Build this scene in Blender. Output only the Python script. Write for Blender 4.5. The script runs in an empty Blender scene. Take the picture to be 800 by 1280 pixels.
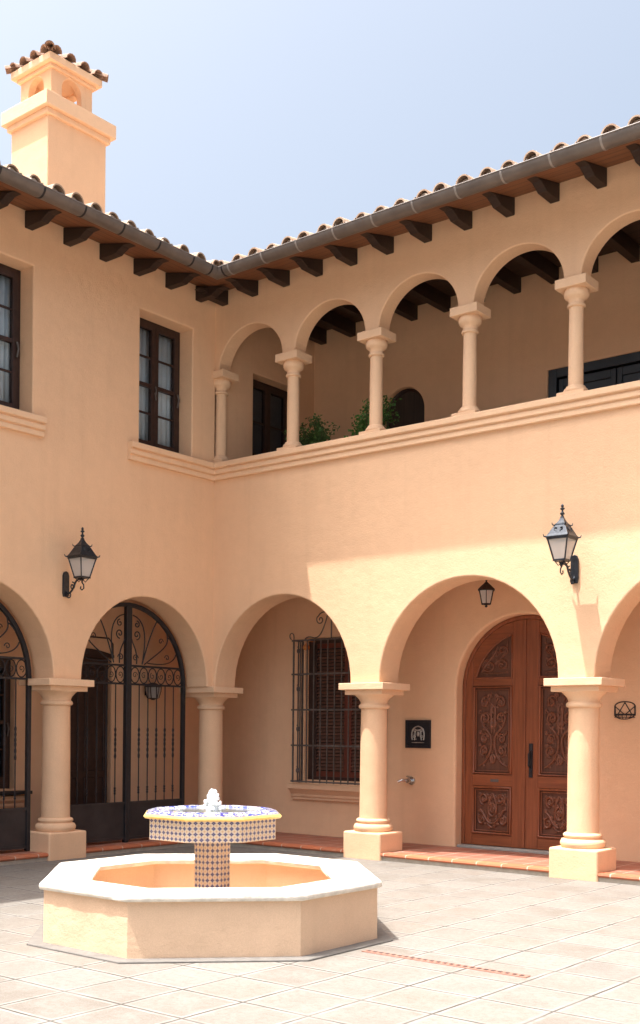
import bpy, math, random
from mathutils import Vector, Matrix
random.seed(7)
R=math.radians; PI=math.pi
scene=bpy.context.scene; COL=scene.collection

# ------------------------------------------------------------------ mesh helpers
class MB:
    def __init__(s): s.v=[]; s.f=[]; s.bev=set()
    def add(s,vs,fs):
        o=len(s.v); s.v+= [tuple(v) for v in vs]; s.f+=[tuple(i+o for i in f) for f in fs]; return o
    def box(s,x0,x1,y0,y1,z0,z1):
        x0,x1=min(x0,x1),max(x0,x1); y0,y1=min(y0,y1),max(y0,y1); z0,z1=min(z0,z1),max(z0,z1)
        s.add([(x0,y0,z0),(x1,y0,z0),(x1,y1,z0),(x0,y1,z0),(x0,y0,z1),(x1,y0,z1),(x1,y1,z1),(x0,y1,z1)],
              [(0,3,2,1),(4,5,6,7),(0,1,5,4),(1,2,6,5),(2,3,7,6),(3,0,4,7)]); return s
    def prism(s,poly,fn,d0,d1,bev=None):
        """poly: 2D points; fn(a,b,d)->xyz ; bev: set of point indices whose front edge (i,i+1) is bevelled"""
        n=len(poly)
        o=s.add([fn(a,b,d0) for a,b in poly]+[fn(a,b,d1) for a,b in poly],
              [tuple(range(n)),tuple(range(2*n-1,n-1,-1))]+[(i,i+n,(i+1)%n+n,(i+1)%n) for i in range(n)])
        if bev:
            for i in bev:
                j=(i+1)%n
                s.bev.add((o+i,o+j)); s.bev.add((o+n+i,o+n+j))
        return s
    def tube(s,pts,r,n=8,closed=False,flat=None,cap=True):
        pts=[Vector(p) for p in pts]; m=len(pts)
        rs=r if isinstance(r,(list,tuple)) else [r]*m
        up=Vector((0,0,1)); prev=None; base=len(s.v); rings=[]
        for i,p in enumerate(pts):
            if closed: t=(pts[(i+1)%m]-pts[i-1])
            else: t=(pts[min(i+1,m-1)]-pts[max(i-1,0)])
            if t.length<1e-9: t=Vector((0,0,1))
            t.normalize()
            if prev is None:
                a=up.cross(t)
                if a.length<1e-3: a=Vector((1,0,0)).cross(t)
                a.normalize()
            else:
                a=prev-t*prev.dot(t)
                if a.length<1e-6: a=up.cross(t)
                a.normalize()
            prev=a; b=t.cross(a)
            ring=[]
            for k in range(n):
                an=2*PI*k/n+ (PI/4 if n==4 else 0)
                ring.append(p+(a*math.cos(an)+b*math.sin(an))*rs[i])
            rings.append(ring)
        vs=[v for ring in rings for v in ring]; fs=[]
        for i in range(m-1 if not closed else m):
            for k in range(n):
                fs.append((i*n+k,i*n+(k+1)%n,((i+1)%m)*n+(k+1)%n,((i+1)%m)*n+k))
        if not closed and cap:
            fs.append(tuple(range(n-1,-1,-1))); fs.append(tuple((m-1)*n+k for k in range(n)))
        s.add(vs,fs); return s
    def lathe(s,prof,cx=0,cy=0,n=32,rot=0,sx=1,sy=1):
        """prof: list of (r,z) bottom to top"""
        m=len(prof); vs=[]; fs=[]
        for r,z in prof:
            for k in range(n):
                a=2*PI*k/n+rot; vs.append((cx+r*math.cos(a)*sx,cy+r*math.sin(a)*sy,z))
        for i in range(m-1):
            for k in range(n): fs.append((i*n+k,i*n+(k+1)%n,(i+1)*n+(k+1)%n,(i+1)*n+k))
        fs.append(tuple(range(n-1,-1,-1))); fs.append(tuple((m-1)*n+k for k in range(n)))
        s.add(vs,fs); return s
    def rings(s,rs,cap0=True,cap1=True):
        """list of equal-length vertex rings"""
        n=len(rs[0]); vs=[v for r in rs for v in r]; fs=[]
        for i in range(len(rs)-1):
            for k in range(n): fs.append((i*n+k,i*n+(k+1)%n,(i+1)*n+(k+1)%n,(i+1)*n+k))
        if cap0: fs.append(tuple(range(n-1,-1,-1)))
        if cap1: fs.append(tuple((len(rs)-1)*n+k for k in range(n)))
        s.add(vs,fs); return s
    def ball(s,c,r,n=8,m=6,sc=(1,1,1)):
        prof=[]
        rs=[]
        for i in range(1,m):
            t=PI*i/m
            rs.append([(c[0]+r*sc[0]*math.sin(t)*math.cos(2*PI*k/n),c[1]+r*sc[1]*math.sin(t)*math.sin(2*PI*k/n),c[2]-r*sc[2]*math.cos(t)) for k in range(n)])
        return s.rings(rs)
    def build(s,name,mat,parent=None,smooth=False,bevel=0,angle=35,loc=None,wb=0,segs=2):
        me=bpy.data.meshes.new(name); me.from_pydata(s.v,[],s.f); me.validate(); me.update()
        o=bpy.data.objects.new(name,me); COL.objects.link(o)
        if mat: me.materials.append(mat)
        # consistent outward normals
        import bmesh
        bm=bmesh.new(); bm.from_mesh(me); bmesh.ops.recalc_face_normals(bm,faces=bm.faces)
        if wb and s.bev:
            lay=bm.edges.layers.float.get('bevel_weight_edge') or bm.edges.layers.float.new('bevel_weight_edge')
            bs={tuple(sorted(e)) for e in s.bev}
            for e in bm.edges:
                if tuple(sorted((e.verts[0].index,e.verts[1].index))) in bs: e[lay]=1.0
        bm.to_mesh(me); bm.free()
        if smooth:
            for p in me.polygons: p.use_smooth=True
            me.set_sharp_from_angle(angle=R(angle))
        if bevel:
            b=o.modifiers.new('Bevel','BEVEL'); b.width=bevel; b.segments=segs; b.limit_method='ANGLE'; b.angle_limit=R(40)
        if wb:
            b=o.modifiers.new('Bevel','BEVEL'); b.width=wb; b.segments=3; b.limit_method='WEIGHT'
        if loc: o.location=loc
        if parent: o.parent=parent
        return o

def tag(o,label=None,cat=None,group=None,kind=None):
    if label: o['label']=label
    if cat: o['category']=cat
    if group: o['group']=group
    if kind: o['kind']=kind
    return o
def empty(name,loc=(0,0,0),rz=0,parent=None):
    o=bpy.data.objects.new(name,None); COL.objects.link(o); o.location=loc; o.rotation_euler=(0,0,rz)
    o.empty_display_size=.1
    if parent: o.parent=parent
    return o
def copy_tree(o,parent=None):
    c=o.copy(); COL.objects.link(c); c.parent=parent
    for ch in list(o.children): copy_tree(ch,c)
    return c

# ------------------------------------------------------------------ materials
def newmat(name):
    m=bpy.data.materials.new(name); m.use_nodes=True; nt=m.node_tree
    return m,nt,nt.nodes,nt.links,nt.nodes['Principled BSDF']
def N(nt,t,**k):
    n=nt.nodes.new(t)
    for a,b in k.items(): setattr(n,a,b)
    return n
def math_(nt,op,a,b=None,c=None):
    n=nt.nodes.new('ShaderNodeMath'); n.operation=op
    for i,x in enumerate((a,b,c)):
        if x is None: continue
        if isinstance(x,(int,float)): n.inputs[i].default_value=x
        else: nt.links.new(x,n.inputs[i])
    return n.outputs[0]
def mixc(nt,f,a,b,mode='MIX'):
    n=nt.nodes.new('ShaderNodeMix'); n.data_type='RGBA'; n.blend_type=mode
    if isinstance(f,(int,float)): n.inputs[0].default_value=f
    else: nt.links.new(f,n.inputs[0])
    for i,x in ((6,a),(7,b)):
        if isinstance(x,tuple): n.inputs[i].default_value=(*x[:3],1)
        else: nt.links.new(x,n.inputs[i])
    return n.outputs[2]
def ramp(nt,f,stops):
    n=nt.nodes.new('ShaderNodeValToRGB'); e=n.color_ramp.elements
    e[0].position,e[0].color=stops[0][0],(*stops[0][1],1); e[1].position,e[1].color=stops[-1][0],(*stops[-1][1],1)
    for p,c in stops[1:-1]:
        x=e.new(p); x.color=(*c,1)
    nt.links.new(f,n.inputs[0]); return n.outputs[0]
def noise(nt,scale,detail=4,rough=.55,vec=None,dist=0):
    n=nt.nodes.new('ShaderNodeTexNoise'); n.inputs['Scale'].default_value=scale; n.inputs['Detail'].default_value=detail
    n.inputs['Roughness'].default_value=rough; n.inputs['Distortion'].default_value=dist
    if vec is None: vec=pos(nt)
    nt.links.new(vec,n.inputs['Vector']); return n.outputs['Fac']
def pos(nt):
    g=nt.nodes.get('Geo') 
    if not g: g=nt.nodes.new('ShaderNodeNewGeometry'); g.name='Geo'
    return g.outputs['Position']
def bump(nt,bsdf,h,strength=.3,dist=.01):
    b=nt.nodes.new('ShaderNodeBump'); b.inputs['Strength'].default_value=strength; b.inputs['Distance'].default_value=dist
    nt.links.new(h,b.inputs['Height']); nt.links.new(b.outputs[0],bsdf.inputs['Normal']); return b
def simple(name,c,rough=.6,metal=0,var=.12,scale=12,bumps=0,bscale=60,spec=.5):
    m,nt,nd,lk,b=newmat(name)
    f=noise(nt,scale,5)
    d=tuple(x*(1-var) for x in c); l=tuple(min(1,x*(1+var)) for x in c)
    lk.new(ramp(nt,f,[(.3,d),(.7,l)]),b.inputs['Base Color'])
    b.inputs['Roughness'].default_value=rough; b.inputs['Metallic'].default_value=metal
    b.inputs['Specular IOR Level'].default_value=spec
    if bumps: bump(nt,b,noise(nt,bscale,4),bumps,.01)
    return m

STUC=(.80,.525,.325)
def stucco(name='stucco',base=STUC,amp=1.0):
    m,nt,nd,lk,b=newmat(name)
    f1=noise(nt,.9,5,.6); f2=noise(nt,7,5,.6); f3=noise(nt,140,3,.6)
    a=tuple(x*.93 for x in base); c=tuple(min(1,x*1.05) for x in base)
    col=ramp(nt,f1,[(.3,a),(.7,c)])
    col=mixc(nt,.35,col,ramp(nt,f2,[(.3,tuple(x*.92 for x in base)),(.7,tuple(min(1,x*1.07) for x in base))]))
    col=mixc(nt,.20,col,ramp(nt,f3,[(.35,tuple(x*.7 for x in base)),(.65,tuple(min(1,x*1.25) for x in base))]))
    # faint vertical rain streaks (stains that stay put)
    mp=N(nt,'ShaderNodeMapping'); mp.inputs['Scale'].default_value=(5,5,.35); lk.new(pos(nt),mp.inputs['Vector'])
    st=noise(nt,1.0,4,.6,mp.outputs[0])
    stm=ramp(nt,st,[(.52,(0,0,0)),(.78,(1,1,1))])
    col=mixc(nt,math_(nt,'MULTIPLY',stm,.20),col,(base[0]*.72,base[1]*.68,base[2]*.66))
    lk.new(col,b.inputs['Base Color']); b.inputs['Roughness'].default_value=.92; b.inputs['Specular IOR Level'].default_value=.15
    n1=noise(nt,4,4,.5); n2=noise(nt,45,5,.6); n3=noise(nt,180,3,.6)
    h=math_(nt,'ADD',math_(nt,'MULTIPLY',n1,1.6*amp),math_(nt,'ADD',math_(nt,'MULTIPLY',n2,.5),math_(nt,'MULTIPLY',n3,.28)))
    bump(nt,b,h,.55,.012)
    return m
M={}
M['stucco']=stucco()
M['basin']=stucco('basin_stucco',(.71,.50,.335),1.7)
M['trim']=stucco('trim_stucco',(.81,.55,.35))
M['coping']=simple('coping_white',(.72,.67,.58),.85,0,.16,11,.6,40,.2)
M['gutter']=simple('gutter_metal',(.15,.128,.112),.45,.25,.18,6,.05,30)
M['bracket']=simple('gutter_bracket',(.30,.275,.25),.5,.3,.1)
M['iron']=simple('wrought_iron',(.022,.022,.026),.45,.3,.2,20,.15,80)
M['iron_grey']=simple('grille_iron',(.12,.105,.095),.55,.3,.25,20,.15,80)
M['kick']=simple('gate_sheet',(.032,.026,.026),.6,.2,.3,5,.05,30)
M['lantern_iron']=simple('lantern_iron',(.03,.036,.045),.33,.5,.3,25,.1,60)
M['darkwood']=simple('window_wood',(.035,.016,.012),.5,0,.3,14,.1,60)
M['chrome']=simple('chrome',(.6,.6,.6),.2,1,.05)
M['plaque_black']=simple('plaque_black',(.012,.014,.02),.35,0,.2)
M['plaque_silver']=simple('plaque_silver',(.42,.40,.36),.4,.6,.2,40)
M['footing']=simple('footing_concrete',(.155,.145,.13),.85,0,.15,9,.3,50)
M['soil']=simple('soil',(.03,.02,.015),.95)
M['pot']=simple('pot_clay',(.33,.14,.08),.85,0,.15)
M['threshold']=simple('threshold_stone',(.33,.31,.28),.8,0,.12,9,.2,50)
M['curb']=simple('mortar_bed',(.42,.37,.30),.9,0,.15,10,.4,40)
M['room_shade']=simple('dim_interior',(.05,.045,.04),.9)  # near-black, the shade of closed rooms put into the colour
M['orange']=simple('orange_shade',(.55,.20,.05),.5)

def wood(name,c0,c1,axis=2,rough=.5,sc=1.0,plank=0,plank_axis=0):
    m,nt,nd,lk,b=newmat(name)
    mp=N(nt,'ShaderNodeMapping'); s=[26*sc]*3; s[axis]=1.6*sc; mp.inputs['Scale'].default_value=s
    lk.new(pos(nt),mp.inputs['Vector'])
    f=noise(nt,1,6,.6,mp.outputs[0],.4); g=noise(nt,3,4)
    col=ramp(nt,f,[(.25,c0),(.75,c1)])
    col=mixc(nt,math_(nt,'MULTIPLY',g,.5),col,tuple(x*.6 for x in c0))
    lk.new(col,b.inputs['Base Color']); b.inputs['Roughness'].default_value=rough
    h=f
    if plank:
        sp=N(nt,'ShaderNodeSeparateXYZ'); lk.new(pos(nt),sp.inputs[0])
        fr=math_(nt,'FRACT',math_(nt,'DIVIDE',sp.outputs[plank_axis],plank))
        ln=math_(nt,'LESS_THAN',fr,.06)
        col2=mixc(nt,ln,col,tuple(x*.25 for x in c0)); lk.new(col2,b.inputs['Base Color'])
        h=math_(nt,'SUBTRACT',math_(nt,'MULTIPLY',f,.3),ln)
    bump(nt,b,h,.3,.006); return m
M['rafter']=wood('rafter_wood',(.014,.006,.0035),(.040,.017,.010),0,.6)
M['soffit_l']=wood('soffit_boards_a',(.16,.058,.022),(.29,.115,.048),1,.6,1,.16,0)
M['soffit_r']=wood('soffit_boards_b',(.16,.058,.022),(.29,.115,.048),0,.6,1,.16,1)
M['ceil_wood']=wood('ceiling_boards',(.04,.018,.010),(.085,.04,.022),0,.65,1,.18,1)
M['door']=wood('door_wood',(.17,.048,.018),(.34,.105,.040),2,.38)
M['door_rail']=wood('door_wood_rail',(.17,.048,.018),(.34,.105,.040),0,.38)
M['carve_bg']=wood('carved_ground',(.085,.030,.015),(.17,.060,.030),2,.5)
M['carve']=simple('carving_wood',(.165,.060,.030),.42,0,.3,30,.3,60)
M['louvre']=wood('shutter_wood',(.13,.062,.042),(.24,.12,.08),0,.5)
M['louvre_stile']=wood('shutter_stile',(.11,.025,.014),(.20,.05,.028),2,.5)
M['plankdoor']=wood('plank_door',(.028,.018,.013),(.06,.04,.03),2,.6,1,.09,0)
M['panel_dark']=simple('panel_paint',(.022,.030,.038),.35,0,.15,5)

# terracotta tile with joints along a given axis
def terracotta(name,axis,pitch,c=(.47,.135,.055),grid=False):
    m,nt,nd,lk,b=newmat(name)
    sp=N(nt,'ShaderNodeSeparateXYZ'); lk.new(pos(nt),sp.inputs[0])
    def joint(o,w): 
        fr=math_(nt,'FRACT',math_(nt,'DIVIDE',o,pitch)); return math_(nt,'LESS_THAN',fr,w)
    j=joint(sp.outputs[axis],.045)
    if grid: j=math_(nt,'MAXIMUM',j,joint(sp.outputs[1-axis],.045))
    cell=math_(nt,'FLOOR',math_(nt,'DIVIDE',sp.outputs[axis],pitch))
    wn=N(nt,'ShaderNodeTexWhiteNoise'); wn.noise_dimensions='2D'
    cb=N(nt,'ShaderNodeCombineXYZ'); lk.new(cell,cb.inputs[0])
    if grid: lk.new(math_(nt,'FLOOR',math_(nt,'DIVIDE',sp.outputs[1-axis],pitch)),cb.inputs[1])
    lk.new(cb.outputs[0],wn.inputs['Vector'])
    col=mixc(nt,wn.outputs[0],tuple(x*.78 for x in c),tuple(min(1,x*1.2) for x in c))
    f=noise(nt,18,5); col=mixc(nt,math_(nt,'MULTIPLY',f,.35),col,(.30,.13,.08))
    st=ramp(nt,noise(nt,6,4),[(.55,(0,0,0)),(.75,(1,1,1))]); col=mixc(nt,math_(nt,'MULTIPLY',st,.25),col,(.50,.36,.27))
    col=mixc(nt,math_(nt,'MULTIPLY',j,.8),col,(.52,.42,.33))
    lk.new(col,b.inputs['Base Color']); b.inputs['Roughness'].default_value=.6
    bump(nt,b,math_(nt,'SUBTRACT',math_(nt,'MULTIPLY',f,.3),j),.4,.006)
    return m
M['nose_x']=terracotta('bullnose_tiles_a',0,.33); M['nose_y']=terracotta('bullnose_tiles_b',1,.33)
M['floor_tile']=terracotta('arcade_floor_tiles',0,.30,(.30,.10,.06),True)

# roof tiles
def rooftile():
    m,nt,nd,lk,b=newmat('roof_tile_clay')
    f=noise(nt,5,5,.65); g=noise(nt,34,5,.7)
    col=ramp(nt,f,[(.2,(.28,.17,.11)),(.45,(.38,.26,.18)),(.65,(.45,.34,.25)),(.85,(.52,.43,.34))])
    lich=ramp(nt,g,[(.5,(0,0,0)),(.68,(1,1,1))])
    col=mixc(nt,math_(nt,'MULTIPLY',lich,.45),col,(.22,.17,.13))
    lk.new(col,b.inputs['Base Color']); b.inputs['Roughness'].default_value=.9; b.inputs['Specular IOR Level'].default_value=.2
    bump(nt,b,g,.4,.008); return m
M['tile']=rooftile()
def rooftile_dark():
    m,nt,nd,lk,b=newmat('chimney_tile_clay')
    g=noise(nt,20,5,.7)
    lk.new(ramp(nt,g,[(.3,(.17,.11,.08)),(.55,(.32,.20,.14)),(.8,(.42,.30,.22))]),b.inputs['Base Color'])
    b.inputs['Roughness'].default_value=.9; bump(nt,b,g,.4,.008); return m
M['tile_dark']=rooftile_dark()
M['mortar']=simple('tile_mortar',(.42,.34,.27),.9,0,.15,20,.3,60)

# courtyard paving
def paving():
    m,nt,nd,lk,b=newmat('paving_slabs')
    P=.5
    sp=N(nt,'ShaderNodeSeparateXYZ'); lk.new(pos(nt),sp.inputs[0])
    wob=noise(nt,2.2,3)
    def cells(o,off,seed):
        a=math_(nt,'ADD',math_(nt,'DIVIDE',math_(nt,'SUBTRACT',o,off),P),math_(nt,'MULTIPLY',math_(nt,'SUBTRACT',wob,.5),.05))
        return math_(nt,'FLOOR',a),math_(nt,'ABSOLUTE',math_(nt,'SUBTRACT',math_(nt,'FRACT',a),.5))
    cx,dx=cells(sp.outputs[0],.07,0); cy,dy=cells(sp.outputs[1],0.0,1)
    d=math_(nt,'MAXIMUM',dx,dy)                         # .5 at the joint
    edge=math_(nt,'SUBTRACT',.5,d)
    jn=noise(nt,9,4)
    jw=math_(nt,'ADD',.009,math_(nt,'MULTIPLY',jn,.016))
    joint=math_(nt,'LESS_THAN',edge,jw)
    band=math_(nt,'LESS_THAN',edge,.065)              # pale mortar smear beside the joint
    wn=N(nt,'ShaderNodeTexWhiteNoise'); wn.noise_dimensions='2D'
    cb=N(nt,'ShaderNodeCombineXYZ'); lk.new(cx,cb.inputs[0]); lk.new(cy,cb.inputs[1]); lk.new(cb.outputs[0],wn.inputs['Vector'])
    col=ramp(nt,wn.outputs[0],[(0,(0.144,0.127,0.106)),(.3,(0.177,0.161,0.138)),(.6,(0.199,0.184,0.163)),(.8,(0.185,0.158,0.130)),(1,(0.157,0.146,0.130))])
    f=noise(nt,3.2,6,.65); g=noise(nt,24,6,.75); k=noise(nt,90,4,.75)
    col=mixc(nt,math_(nt,'MULTIPLY',ramp(nt,f,[(.38,(0,0,0)),(.66,(1,1,1))]),.65),col,(0.229,0.217,0.193))
    col=mixc(nt,math_(nt,'MULTIPLY',ramp(nt,g,[(.45,(0,0,0)),(.70,(1,1,1))]),.75),col,(0.132,0.108,0.086))
    col=mixc(nt,math_(nt,'MULTIPLY',ramp(nt,k,[(.48,(0,0,0)),(.66,(1,1,1))]),.45),col,(0.252,0.240,0.215))
    bandn=ramp(nt,noise(nt,5,4),[(.30,(0,0,0)),(.6,(1,1,1))])
    col=mixc(nt,math_(nt,'MULTIPLY',math_(nt,'MULTIPLY',band,bandn),.75),col,(0.263,0.255,0.232))
    jl=math_(nt,'ADD',.5,math_(nt,'MULTIPLY',ramp(nt,noise(nt,2.5,3),[(.35,(0,0,0)),(.6,(1,1,1))]),.6))
    col=mixc(nt,math_(nt,'MULTIPLY',joint,jl),col,(.060,.052,.044))
    lk.new(col,b.inputs['Base Color']); b.inputs['Roughness'].default_value=.8; b.inputs['Specular IOR Level'].default_value=.25
    h=math_(nt,'SUBTRACT',math_(nt,'ADD',math_(nt,'MULTIPLY',g,.35),math_(nt,'MULTIPLY',wn.outputs[0],.3)),math_(nt,'MULTIPLY',joint,1.6))
    bump(nt,b,h,.8,.012); return m
M['paving']=paving()

# fountain tile (UV in metres)
def azulejo():
    m,nt,nd,lk,b=newmat('painted_tiles')
    uv=N(nt,'ShaderNodeUVMap'); sp=N(nt,'ShaderNodeSeparateXYZ'); lk.new(uv.outputs[0],sp.inputs[0])
    T=.046
    def c(o): 
        a=math_(nt,'DIVIDE',o,T); return math_(nt,'SUBTRACT',math_(nt,'FRACT',a),.5)
    x,y=c(sp.outputs[0]),c(sp.outputs[1])
    r=math_(nt,'SQRT',math_(nt,'ADD',math_(nt,'MULTIPLY',x,x),math_(nt,'MULTIPLY',y,y)))
    th=math_(nt,'ARCTAN2',y,x)
    pet=math_(nt,'ADD',.30,math_(nt,'MULTIPLY',math_(nt,'COSINE',math_(nt,'MULTIPLY',th,4)),.075))
    blue=math_(nt,'LESS_THAN',r,pet)
    mid=math_(nt,'LESS_THAN',r,.06)
    e=math_(nt,'MAXIMUM',math_(nt,'ABSOLUTE',x),math_(nt,'ABSOLUTE',y))
    dia=math_(nt,'GREATER_THAN',math_(nt,'ADD',math_(nt,'ABSOLUTE',x),math_(nt,'ABSOLUTE',y)),.80)
    gr=math_(nt,'GREATER_THAN',e,.455)
    n_=noise(nt,60,3)
    col=mixc(nt,n_,(.50,.42,.31),(.62,.55,.44))
    col=mixc(nt,math_(nt,'MULTIPLY',dia,.85),col,(.50,.27,.08))
    col=mixc(nt,blue,col,mixc(nt,n_,(.012,.016,.10),(.035,.045,.20)))
    col=mixc(nt,mid,col,(.55,.5,.4))
    col=mixc(nt,math_(nt,'MULTIPLY',gr,.7),col,(.50,.38,.24))
    lk.new(col,b.inputs['Base Color']); b.inputs['Roughness'].default_value=.3
    bump(nt,b,math_(nt,'SUBTRACT',1,gr),.3,.003); return m
M['azulejo']=azulejo()
def majolica():
    m,nt,nd,lk,b=newmat('painted_rim')
    n1=noise(nt,13,2,.5,None,1.8); n2=noise(nt,24,2,.5,None,1.2)
    l1=math_(nt,'LESS_THAN',math_(nt,'ABSOLUTE',math_(nt,'SUBTRACT',n1,.5)),.05)
    l2=math_(nt,'GREATER_THAN',n2,.58); l3=math_(nt,'LESS_THAN',n2,.33)
    col=mixc(nt,l1,(.58,.58,.57),(.02,.03,.22)); col=mixc(nt,l2,col,(.05,.08,.34)); col=mixc(nt,l3,col,(.50,.36,.09))
    lk.new(col,b.inputs['Base Color']); b.inputs['Roughness'].default_value=.18; return m
M['majolica']=majolica()
M['yellow']=simple('yellow_glaze',(.62,.46,.15),.25,0,.15,30)
def froth():
    m,nt,nd,lk,b=newmat('water_froth')
    b.inputs['Base Color'].default_value=(.95,.96,.97,1); b.inputs['Roughness'].default_value=.25
    return m
M['froth']=froth()
def water():
    m,nt,nd,lk,b=newmat('clear_water')
    b.inputs['Base Color'].default_value=(.55,.62,.60,1); b.inputs['Roughness'].default_value=.04
    b.inputs['Transmission Weight'].default_value=.8; b.inputs['IOR'].default_value=1.33
    bump(nt,b,noise(nt,14,3),.25,.01); return m
M['water']=water()
def glass(name,tint=(.9,.93,.95),alpha=.2,refl=.9):
    m,nt,nd,lk,b=newmat(name)
    out=nt.nodes['Material Output']; nt.nodes.remove(b)
    tr=N(nt,'ShaderNodeBsdfTransparent'); tr.inputs[0].default_value=(*tint,1)
    gl=N(nt,'ShaderNodeBsdfGlossy'); gl.inputs['Roughness'].default_value=.03
    fr=N(nt,'ShaderNodeFresnel'); fr.inputs[0].default_value=1.5
    mx=N(nt,'ShaderNodeMixShader'); g_=N(nt,'ShaderNodeNewGeometry'); lk.new(math_(nt,'MULTIPLY',fr.outputs[0],math_(nt,'SUBTRACT',1,g_.outputs['Backfacing'])),mx.inputs[0]); lk.new(tr.outputs[0],mx.inputs[1]); lk.new(gl.outputs[0],mx.inputs[2])
    lk.new(mx.outputs[0],out.inputs[0]); return m
M['glass']=glass('window_glass',(.82,.86,.88))
def frosted():
    m,nt,nd,lk,b=newmat('frosted_glass')
    out=nt.nodes['Material Output']; nt.nodes.remove(b)
    tr=N(nt,'ShaderNodeBsdfTransparent'); df=N(nt,'ShaderNodeBsdfDiffuse'); df.inputs[0].default_value=(.80,.79,.76,1)
    tl=N(nt,'ShaderNodeBsdfTranslucent'); tl.inputs[0].default_value=(.80,.79,.76,1)
    m1=N(nt,'ShaderNodeMixShader'); m1.inputs[0].default_value=.45; lk.new(df.outputs[0],m1.inputs[1]); lk.new(tl.outputs[0],m1.inputs[2])
    m2=N(nt,'ShaderNodeMixShader'); m2.inputs[0].default_value=.18; lk.new(m1.outputs[0],m2.inputs[1]); lk.new(tr.outputs[0],m2.inputs[2])
    lk.new(m2.outputs[0],out.inputs[0]); return m
M['frosted']=frosted()
M['curtain']=simple('curtain_cloth',(.84,.85,.86),.9,0,.06,4)
M['dim_pane']=simple('dim_pane_backing',(.09,.10,.12),.8)  # dark bluish tone painted for dim panes with no curtain
def leafmat(name,c0,c1):
    m,nt,nd,lk,b=newmat(name)
    col=ramp(nt,noise(nt,22,3),[(.3,c0),(.7,c1)]); lk.new(col,b.inputs['Base Color']); b.inputs['Roughness'].default_value=.5
    return m
M['leaf_a']=leafmat('leaf_green',(.035,.085,.02),(.10,.19,.045)); M['leaf_b']=leafmat('leaf_bright',(.03,.10,.02),(.09,.24,.045))
M['stem']=simple('stem_bark',(.10,.07,.04),.8)
M['perf']=simple('drain_terracotta',(.26,.125,.09),.8,0,.2,15)
M['hole']=simple('drain_slots',(.05,.03,.025),.9)

# ------------------------------------------------------------------ key numbers
ZS=2.20; TL=.42; TU=.24       # springing, wall thickness of the lower and upper arcade
Z1=5.07; Z2=5.30              # string course
ZW=7.69                       # top of wall under the soffit
SL=.25                        # roof slope
FR=(lambda a,b,d:(a,d,b))     # R wall: a=x, d=y
FL=(lambda a,b,d:(-d,-a,b))   # L wall: a=-y, d=-x

house=empty('courtyard_house'); tag(house,'L-shaped apricot stucco house with arcades, loggia and barrel-tile roof around the courtyard','house')

def arcade_poly(x0,x1,zt,zsp,arches,n=28):
    """closed outline, arches = (centre, half width, rise); bottom edge at zsp"""
    p=[(x0,zt),(x0,zsp)]; bev=set()
    for c,hw,rise in arches:
        st=len(p)
        for i in range(n+1):
            a=PI-PI*i/n; p.append((c+hw*math.cos(a),zsp+rise*math.sin(a)))
        bev|=set(range(st,st+n))
    p+=[(x1,zsp),(x1,zt)]
    return p,bev
def comb_poly(x0,x1,z0,zt,slots,n=24):
    """slots=(xa,xb,top,arch?)"""
    p=[(x0,zt),(x0,z0)]; bev=set()
    for xa,xb,zz,arch in slots:
        st=len(p)
        p.append((xa,z0))
        if arch:
            c=(xa+xb)/2; r=(xb-xa)/2
            for i in range(n+1):
                a=PI-PI*i/n; p.append((c+r*math.cos(a),zz-r+r*math.sin(a)))
        else: p+=[(xa,zz),(xb,zz)]
        p.append((xb,z0)); bev|=set(range(st,len(p)-1))
    p+=[(x1,z0),(x1,zt)]
    return p,bev
def wallprism(poly,bev,fn,d0,d1,wb=.018,name='wall',mat='stucco'):
    mb=MB(); mb.prism(poly,fn,d0,d1,bev); return mb.build(name,M[mat],house,wb=wb)

# ---- R wing walls
lowR=[(1.235,1.186,1.205),(4.085,1.2125,1.225),(6.945,1.2125,1.225),(9.8,1.2125,1.225),(12.65,1.2125,1.225)]
p,b=arcade_poly(-TL,14,Z2-.02,ZS,lowR); wallprism(p,b,FR,0,TL)
upC=[.66+1.362*k for k in range(9)]
p,b=arcade_poly(0,14,ZW+.06,6.60,[(.657,.576,.53)]+[(c+.0,.573,.535) for c in [2.025+1.362*k for k in range(8)]]); wallprism(p,b,FR,0,TU)
# ---- L wing walls
lowL=[(1.208,1.107,1.134),(3.845,1.105,1.134),(6.49,1.105,1.134),(9.14,1.105,1.134),(11.8,1.105,1.134)]
p,b=arcade_poly(0,14,5.2,ZS,lowL); wallprism(p,b,FL,0,TL)
p,b=comb_poly(0,14,5.2,ZW+.06,[(.44,1.40,7.08,0),(3.09,4.05,7.08,0),(5.7,6.66,7.08,0),(8.4,9.36,7.08,0)]); wallprism(p,b,FL,0,TL)
# ---- loggia side, back, floor
p,b=comb_poly(TU,2.2,4.4,8.0,[(.80,1.82,6.79,0)]); mb=MB(); mb.prism(p,lambda a,z,d:(-d,a,z),0,.32,b); mb.build('wall',M['stucco'],house,wb=.012)
p,b=comb_poly(-.32,14,4.4,8.0,[(1.33,2.04,6.61,1),(4.0,6.7,6.42,0)]); wallprism(p,b,FR,2.2,2.5)
MB().box(-1.5,14,TL,2.5,3.95,4.4).build('arcade_ceiling',M['stucco'],house)
MB().box(-1.5,-TL,-14,TL,3.95,4.4).build('arcade_ceiling',M['stucco'],house)
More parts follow.
